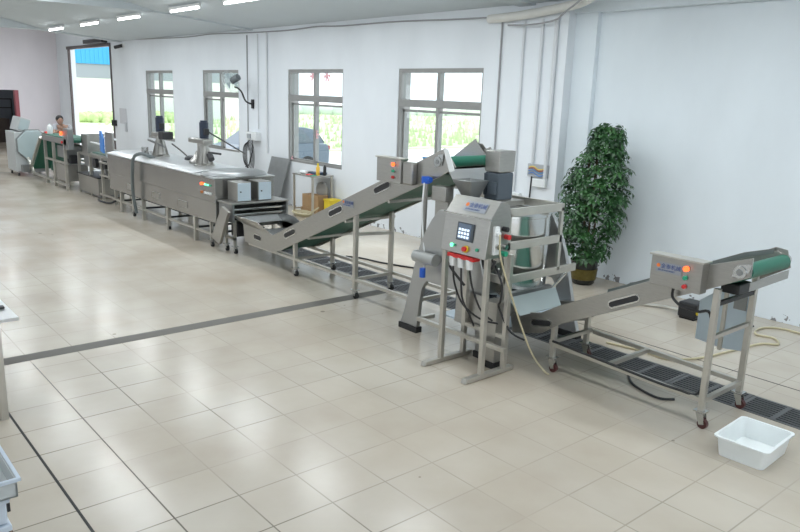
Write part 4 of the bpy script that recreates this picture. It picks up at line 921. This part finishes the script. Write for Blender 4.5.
sh = [(n_[0], n_[1] + .014, (n_[2] if len(n_) > 2 else n_[1]) + .014) for n_ in nod]
shn = [sh[0], sh[1], sh[2], sh[5], (tuple((Vector(nod[5][0]) * .4 + Vector(nod[6][0]) * .6)), .06), sh[8], (tuple((Vector(nod[8][0]) * .4 + Vector(nod[9][0]) * .6)), .06)]
skinned('shirt', shn, [(0, 1), (1, 2), (2, 3), (3, 4), (2, 5), (5, 6)], SHIRT, PSN)
tr = [(nod[0][0], .155, .135), (nod[11][0], .105), (nod[12][0], .08), (pp3(0, -.10, .14), .065), (nod[15][0], .105), (nod[16][0], .08), (pp3(0, .10, .14), .065)]
skinned('trousers', tr, [(0, 1), (1, 2), (2, 3), (0, 4), (4, 5), (5, 6)], PANTS, PSN)
for s in (-1, 1): MB().box(px - .06, px + .2, py + s * .1 - .05, py + s * .1 + .05, 0, .08).build('shoe', BLACK, PSN, .03)
hc = pp3(.22, -.13, 1.44)
hd = MB().sphere(hc, .1, (.98, .82, 1.18)); hd.sphere((hc[0] + .1, hc[1] - .02, hc[2] - .015), .016, (1.2, .8, 1.2), 6); hd.sphere((hc[0], hc[1] - .085, hc[2]), .02, (.8, .5, 1.3), 6); hd.sphere((hc[0], hc[1] + .085, hc[2]), .02, (.8, .5, 1.3), 6)
hdo = hd.build('head', SKIN, PSN)
for s in (-1, 1): MB().sphere((hc[0] + .088, hc[1] + s * .03, hc[2] + .012), .010, (.6, 1, .7), 6).build('eye', BLACK, hdo)
MB().sphere((hc[0] + .088, hc[1], hc[2] - .06), .016, (.5, 1.2, .35), 6).build('mouth', mat('lips', (.35, .14, .12), .6), hdo)
MB().sphere((hc[0] - .022, hc[1], hc[2] + .032), .108, (1.0, .9, 1.0)).build('hair', HAIR, PSN)
def hand(cx_, cy_, cz_, s):
    nn = [((cx_, cy_, cz_), .03, .02)]; ee = []
    for k in range(4):
        y = cy_ + (k - 1.5) * .018; i = len(nn)
        nn += [((cx_ - .01, y, cz_ + .05), .010), ((cx_ - .025, y, cz_ + .08 - abs(k - 1.3) * .006), .009), ((cx_ - .045, y, cz_ + .09 - abs(k - 1.3) * .006), .008)]
        ee += [(0, i), (i, i + 1), (i + 1, i + 2)]
    i = len(nn); nn += [((cx_ - .02, cy_ + s * .04, cz_ + .02), .011), ((cx_ - .035, cy_ + s * .045, cz_ + .045), .010)]; ee += [(0, i), (i, i + 1)]
    skinned('hand', nn, ee, SKIN, PSN, 1)
hand(px + .35, py - .17, 1.22, 1); hand(px + .41, py - .03, 1.22, -1)

# ---------------------------------------------------------------- things at the window wall
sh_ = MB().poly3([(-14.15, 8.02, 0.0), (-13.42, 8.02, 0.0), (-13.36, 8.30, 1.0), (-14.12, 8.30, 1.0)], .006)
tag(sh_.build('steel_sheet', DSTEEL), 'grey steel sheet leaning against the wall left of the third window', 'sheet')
TB = thing('work_table', 'small stainless work table with tools below the third window', 'table', (-12.1, 8.0, 0))
MB().box(-12.45, -11.72, 7.78, 8.28, .80, .825).build('table_top', STEEL, TB, .004)
for x in (-12.42, -11.75):
    for y in (7.81, 8.25): MB().box(x - .018, x + .018, y - .018, y + .018, 0, .80).build('leg', TUBE, TB)
MB().bar((-12.42, 8.25, .12), (-11.75, 8.25, .12), .025).bar((-12.42, 7.81, .12), (-12.42, 8.25, .12), .025).build('lower_rail', TUBE, TB)
def small(mb, name, m, lab, cat, grp=None): tag(mb.build(name, m, None, .004), lab, cat, grp)
small(MB().box(-12.40, -12.20, 7.95, 8.2, .826, .85), 'dark_tool_tray', BLACK, 'dark flat tool tray at the left end of the work table', 'tray')
small(MB().cyl((-12.25, 7.85, .862), (-12.08, 7.88, .862), .035, n=18), 'paper_roll', WHITEP, 'white paper roll lying at the front of the work table', 'roll')
small(MB().box(-12.1, -11.86, 7.98, 8.22, .826, .87), 'toolbox', mat('dark blue case', (.03, .06, .12), .5), 'dark blue case in the middle of the work table', 'case')
small(MB().box(-12.02, -11.90, 7.82, 7.92, .826, .842), 'red_cloth', REDP, 'small red cloth at the front edge of the work table', 'cloth')
yb_ = thing('spray_can', 'orange-yellow bottle standing on the work table', 'bottle', (-11.83, 7.98, .826)); MB().lathe((-11.83, 7.98, .826), [(.035, 0), (.038, .01), (.038, .15), (.02, .18)], 16).build('can_body', mat('orange yellow', (.85, .5, .06), .4), yb_); MB().cyl((-11.83, 7.98, 1.0), (-11.83, 7.98, 1.06), .018).build('cap', YEL, yb_)
small(MB().lathe((-11.77, 8.1, .826), [(.03, 0), (.032, .01), (.032, .16), (.018, .18), (.018, .2)], 14), 'dark_bottle', BLACK, 'dark bottle standing beside the orange-yellow bottle', 'bottle')
small(MB().box(-11.84, -11.74, 7.80, 7.9, .826, .84), 'green_cloth', GRNP, 'green cloth at the right corner of the work table', 'cloth')
cb_ = MB().box(-12.42, -12.17, 8.0, 8.22, 0.14, .40); small(cb_, 'cardboard_box', CARD, 'small brown cardboard box under the work table, left one', 'box', 'boxes under the work table')
small(MB().box(-12.13, -11.82, 7.98, 8.22, 0.0, .42), 'cardboard_box', CARD, 'taller brown cardboard box under the middle of the work table', 'box', 'boxes under the work table')
small(MB().sphere((-12.0, 8.2, .50), .17, (1.1, .5, 1.0)), 'cloth_bag', mat('grey sacking', (.38, .37, .35), .9), 'grey cloth bag heaped on the cardboard boxes under the table', 'bag')
small(MB().box(-12.44, -12.15, 7.98, 8.24, 0.0, .135), 'cardboard_box', CARD, 'flat brown carton on the floor beneath the small cardboard box', 'box', 'boxes under the work table')
yx = thing('yellow_crate', 'yellow plastic crate on the floor at the right end of the work table', 'crate', (-11.6, 8.1, 0))
MB().box(-11.69, -11.48, 8.03, 8.28, 0, .36).build('crate_body', YEL, yx, .01); MB().box(-11.70, -11.47, 8.02, 8.29, .35, .38).build('rim', YEL, yx, .006)
hs = MB(); 
for k in range(3): hs.tube([(-12.05 + (.24 + .03 * k) * math.cos(t), 7.78 + (.12 + .02 * k) * math.sin(t), .03 + .025 * k) for t in [i * math.pi / 8 for i in range(17)]], .015, 6, 2)
hs.tube([(-11.8, 7.78, .05), (-11.6, 7.7, .15), (-11.45, 7.75, .26)], .015)
tag(hs.build('hose_coil', YHOSE), 'pale hose coil on the floor in front of the work table', 'hose')
# floor cables
tag(MB().tube([(-8.62, 6.34, .012), (-8.38, 6.46, .012), (-8.03, 6.52, .012), (-7.73, 6.62, .012), (-7.4, 6.75, .012), (-6.9, 6.9, .012), (-6.5, 6.75, .012), (-6.0, 6.5, .012)], .012).build('floor_cable', BLACK), 'black cable on the floor behind the long conveyor', 'cable')
tag(MB().tube([(-3.3, 5.6, .012), (-3.16, 5.45, .012), (-2.97, 5.37, .012), (-2.84, 5.36, .012), (-2.76, 5.44, .012)], .011).build('floor_cable', BLACK), 'short black cable on the floor under the low conveyor', 'cable')
tag(MB().tube([(-3.95, 6.22, .012), (-3.6, 6.3, .012), (-3.31, 6.30, .012), (-3.14, 6.6, .012), (-3.06, 7.05, .012), (-2.98, 7.54, .012), (-2.86, 7.68, .012), (-2.98, 7.86, .012), (-3.16, 7.84, .012), (-3.22, 8.1, .012), (-3.05, 8.3, .012), (-2.6, 8.25, .012), (-2.3, 8.4, .012)], .012).build('floor_hose', YHOSE), 'pale yellow hose snaking over the floor along the right wall', 'hose')
pb_ = thing('foot_pump', 'black floor pump with a yellow plug behind the low conveyor', 'pump', (-3.9, 7.85, 0))
MB().box(-4.02, -3.80, 7.72, 7.96, .02, .20).build('housing', BLACK, pb_, .02); MB().box(-4.0, -3.82, 7.74, 7.94, 0, .02).build('base', RUBBER, pb_)
MB().cyl((-3.80, 7.76, .10), (-3.76, 7.76, .10), .03).build('plug', YEL, pb_); MB().tube([(-3.77, 7.76, .1), (-3.65, 7.72, .1), (-3.5, 7.7, .06), (-3.4, 7.8, .015), (-3.3, 8.1, .015)], .01).build('cable', BLACK, pb_)
MB().tube([(-4.02, 7.85, .06), (-4.3, 7.9, .03), (-4.6, 7.8, .02), (-4.7, 7.95, .02)], .02).build('pipe_stub', TUBE, pb_)

# ---------------------------------------------------------------- plant
PX, PY = -5.62, 8.12
PL = thing('potted_plant', 'tall bushy green plant in a black and gold pot by the right wall', 'plant', (PX, PY, 0))
MB().lathe((PX, PY, 0), [(.13, 0), (.15, .02), (.165, .12), (.18, .30), (.19, .33), (.17, .33), (.16, .30), (.0001, .30)], 28).build('pot', mat('glossy black glaze', (.02, .022, .02), .25), PL)
MB().lathe((PX, PY, 0), [(.160, .07), (.170, .075), (.182, .215), (.176, .22)], 28).build('pot_band', mat('gold glaze', (.13, .10, .02), .4, .4, noise=.4, nscale=25), PL)
MB().lathe((PX, PY, .30), [(.16, 0), (.0001, .015)], 20).build('soil', mat('soil', (.05, .035, .025), .9), PL)
st = MB(); rnd = random.Random(11); fol = MB()
stems = []
for k in range(6):
    a = k * 1.05; bx, by = PX + .05 * math.cos(a), PY + .05 * math.sin(a); tx, ty = PX + .12 * math.cos(a) + .06, PY - .02 + .10 * math.sin(a); h_ = rnd.uniform(1.4, 1.95)
    st.tube([(bx, by, .31), ((bx + tx) / 2, (by + ty) / 2, h_ * .5), (tx, ty, h_)], .012, 6)
st.build('stem', mat('brown stems', (.12, .09, .05), .8), PL)
def leaflet(c, d, n_, L, wdt):
    s_ = d.cross(n_).normalized() * wdt; t1 = c + d * L * .5 + n_ * L * .08; t2 = c + d * L - n_ * L * .12
    v = [fol.bm.verts.new(p) for p in (c, t1 - s_, t2, t1 + s_, t1 + n_ * .0)]
    fol.bm.faces.new((v[0], v[1], v[4])); fol.bm.faces.new((v[1], v[2], v[4])); fol.bm.faces.new((v[2], v[3], v[4])); fol.bm.faces.new((v[3], v[0], v[4]))
def rad(z_):
    t = (z_ - .33) / 1.8
    return .12 + .36 * math.sin(math.pi * min(1, max(0, t * .78 + .16))) ** .8 * (1 if t < .6 else 1 - (t - .6) * .95)
made = 0
while made < 700:
    zz = rnd.uniform(.36, 2.10); R = rad(zz) * math.sqrt(rnd.uniform(.3, 1)); a = rnd.uniform(0, 6.28)
    cxx = PX + (zz - .33) * .14 - .03
    c = Vector((cxx + R * math.cos(a), PY - .05 + R * math.sin(a) * .85, zz))
    if c.y > 8.50: continue
    out = Vector((math.cos(a), math.sin(a), rnd.uniform(-.3, .5))).normalized()
    nrm = (Vector((0, 0, 1)) * .8 + out * .7 + Vector((rnd.uniform(-.4, .4), rnd.uniform(-.4, .4), 0))).normalized()
    u_ = nrm.orthogonal().normalized(); w_ = nrm.cross(u_)
    nl = rnd.choice((5, 6, 7)); a0 = rnd.uniform(0, 6.28); L = rnd.uniform(.07, .12)
    for k in range(nl):
        t = a0 + k * 2 * math.pi / nl; d = (u_ * math.cos(t) + w_ * math.sin(t) - nrm * .25).normalized()
        leaflet(c + d * .01, d, nrm, L, L * .2)
    made += 1
for k in range(9):   # sparse top shoots
    c = Vector((PX + .16 + rnd.uniform(-.1, .12), PY - .05 + rnd.uniform(-.1, .1), rnd.uniform(2.05, 2.2)))
    for j in range(6):
        t = j * 1.05; leaflet(c, Vector((math.cos(t), math.sin(t), -.3)).normalized(), Vector((0, 0, 1)), .09, .02)
fm = bpy.data.materials.new('glossy green leaves'); fm.use_nodes = True; nt = fm.node_tree; b = nt.nodes['Principled BSDF']
gi = nt.nodes.new('ShaderNodeTexNoise'); gi.inputs['Scale'].default_value = 9; cr = nt.nodes.new('ShaderNodeValToRGB'); tc = nt.nodes.new('ShaderNodeTexCoord')
nt.links.new(tc.outputs['Object'], gi.inputs['Vector']); nt.links.new(gi.outputs[0], cr.inputs[0]); nt.links.new(cr.outputs[0], b.inputs['Base Color'])
cr.color_ramp.elements[0].position = .35; cr.color_ramp.elements[0].color = (.013, .05, .015, 1); cr.color_ramp.elements[1].position = .7; cr.color_ramp.elements[1].color = (.05, .15, .04, 1)
b.inputs['Roughness'].default_value = .4
fol.build('foliage', fm, PL)

# ---------------------------------------------------------------- white tray
TR = MB()
def ringpts(cx_, cy_, hx_, hy_, r, z_, rotz=0.04):
    P = []
    for sx, sy, a0 in ((1, 1, 0), (-1, 1, 90), (-1, -1, 180), (1, -1, 270)):
        for k in range(5):
            a = math.radians(a0 + k * 22.5); x = sx * (hx_ - r) + r * math.cos(a); y = sy * (hy_ - r) + r * math.sin(a)
            P.append(TR.bm.verts.new((cx_ + x * math.cos(rotz) - y * math.sin(rotz), cy_ + x * math.sin(rotz) + y * math.cos(rotz), z_)))
    return P
tcx, tcy = -1.93, 5.03
levels = [(.155, .215, 0.001), (.155, .215, 0.001), (.172, .232, .138), (.19, .25, .141), (.19, .25, .152), (.170, .230, .152), (.152, .212, .010)]
rings = [ringpts(tcx, tcy, a, b2, .035, z_) for a, b2, z_ in levels[1:]]
for P, Q in zip(rings, rings[1:]):
    for k in range(20): TR.bm.faces.new([P[k], P[(k + 1) % 20], Q[(k + 1) % 20], Q[k]])
TR.bm.faces.new(rings[0][::-1]); TR.bm.faces.new(rings[-1])
TR.smooth = True
tag(TR.build('plastic_tray', TRAYM), 'white rectangular plastic tray on the floor at the lower right', 'tray')

# ---------------------------------------------------------------- bench and crates at the left edge
BN = thing('work_bench', 'stainless bench whose corner juts in at the left edge', 'bench', (-6.3, .6, 0))
MB().box(-7.3, -5.40, 0.1, 1.14, .775, .80).build('bench_top', LID, BN, .004)
for x in (-7.25, -5.56):
    for y in (.16, 1.02): MB().box(x - .025, x + .025, y - .025, y + .025, 0, .775).build('leg', TUBE, BN)
tag(MB().box(-5.72, -5.66, 1.05, 1.11, .80, .815).build('bolt_cap', BLACK, None, .004), 'small black cap lying on the corner of the left bench', 'cap')
CRB = mat('blue white plastic crate', (.60, .68, .78), .4)
cy0, cy1, cxa, cxb = -.05, .56, -3.85, -3.19
zz = 0.0
cr_names = ['bottom', 'second from bottom', 'middle', 'second from top', 'top']
for k in range(5):
    h_ = .135
    t = thing('storage_crate', 'pale blue plastic crate at the lower left edge, %s of its stack' % cr_names[k], 'crate', ((cxa + cxb) / 2, (cy0 + cy1) / 2, zz), 'pale blue crates stacked at the lower left')
    MB().box(cxa, cxb, cy0, cy1, zz, zz + h_ - .012).build('crate_body', CRB, t, .008)
    MB().box(cxa - .012, cxb + .012, cy0 - .012, cy1 + .012, zz + h_ - .035, zz + h_ - .005).build('rim', CRB, t, .006)
    MB().box(cxb - .12, cxb - .06, cy1 + .012, cy1 + .024, zz + .02, zz + .06).build('clip', BLACK, t)
    if k == 3: MB().box(cxa + .1, cxb - .03, cy1 + .0125, cy1 + .016, zz + .0, zz + .10).box(cxb + .0125, cxb + .016, cy0 + .05, cy1 - .04, zz + .0, zz + .1).build('brown_label', CARD, t)
    zz += h_
by1, bx0, bx1 = .60, -3.93, -3.15
bk = thing('clear_basket', 'clear plastic basket on top of the pale blue crates', 'basket', (-3.5, .3, zz))
CLR = mat('frosted clear plastic', (.62, .66, .67), .25, alpha=.75)
b_ = MB(); b_.box(bx0, bx1, -.03, by1, zz, zz + .008).box(bx0, bx1, by1 - .008, by1, zz, zz + .085).box(bx0, bx0 + .008, -.03, by1, zz, zz + .085).box(bx1 - .008, bx1, -.03, by1, zz, zz + .085).box(bx0, bx1, -.03, -.022, zz, zz + .085)
b_.build('basket_body', CLR, bk)
MB().box(bx0 - .012, bx1 + .012, by1, by1 + .014, zz + .075, zz + .09).box(bx1, bx1 + .014, -.03, by1, zz + .075, zz + .09).box(bx0 - .014, bx0, -.03, by1, zz + .075, zz + .09).build('rim', CRB, bk)
tr_ = thing('tape_roll', 'white roll with a black core lying in the clear basket', 'roll', (-3.45, .45, zz + .009)); MB().cyl((-3.45, .45, zz + .009), (-3.45, .45, zz + .05), .075, n=24).build('roll_body', WHITEP, tr_); MB().lathe((-3.45, .45, zz + .05), [(.05, 0), (.05, .006), (.03, .006), (.03, 0)], 24).build('core', BLACK, tr_)
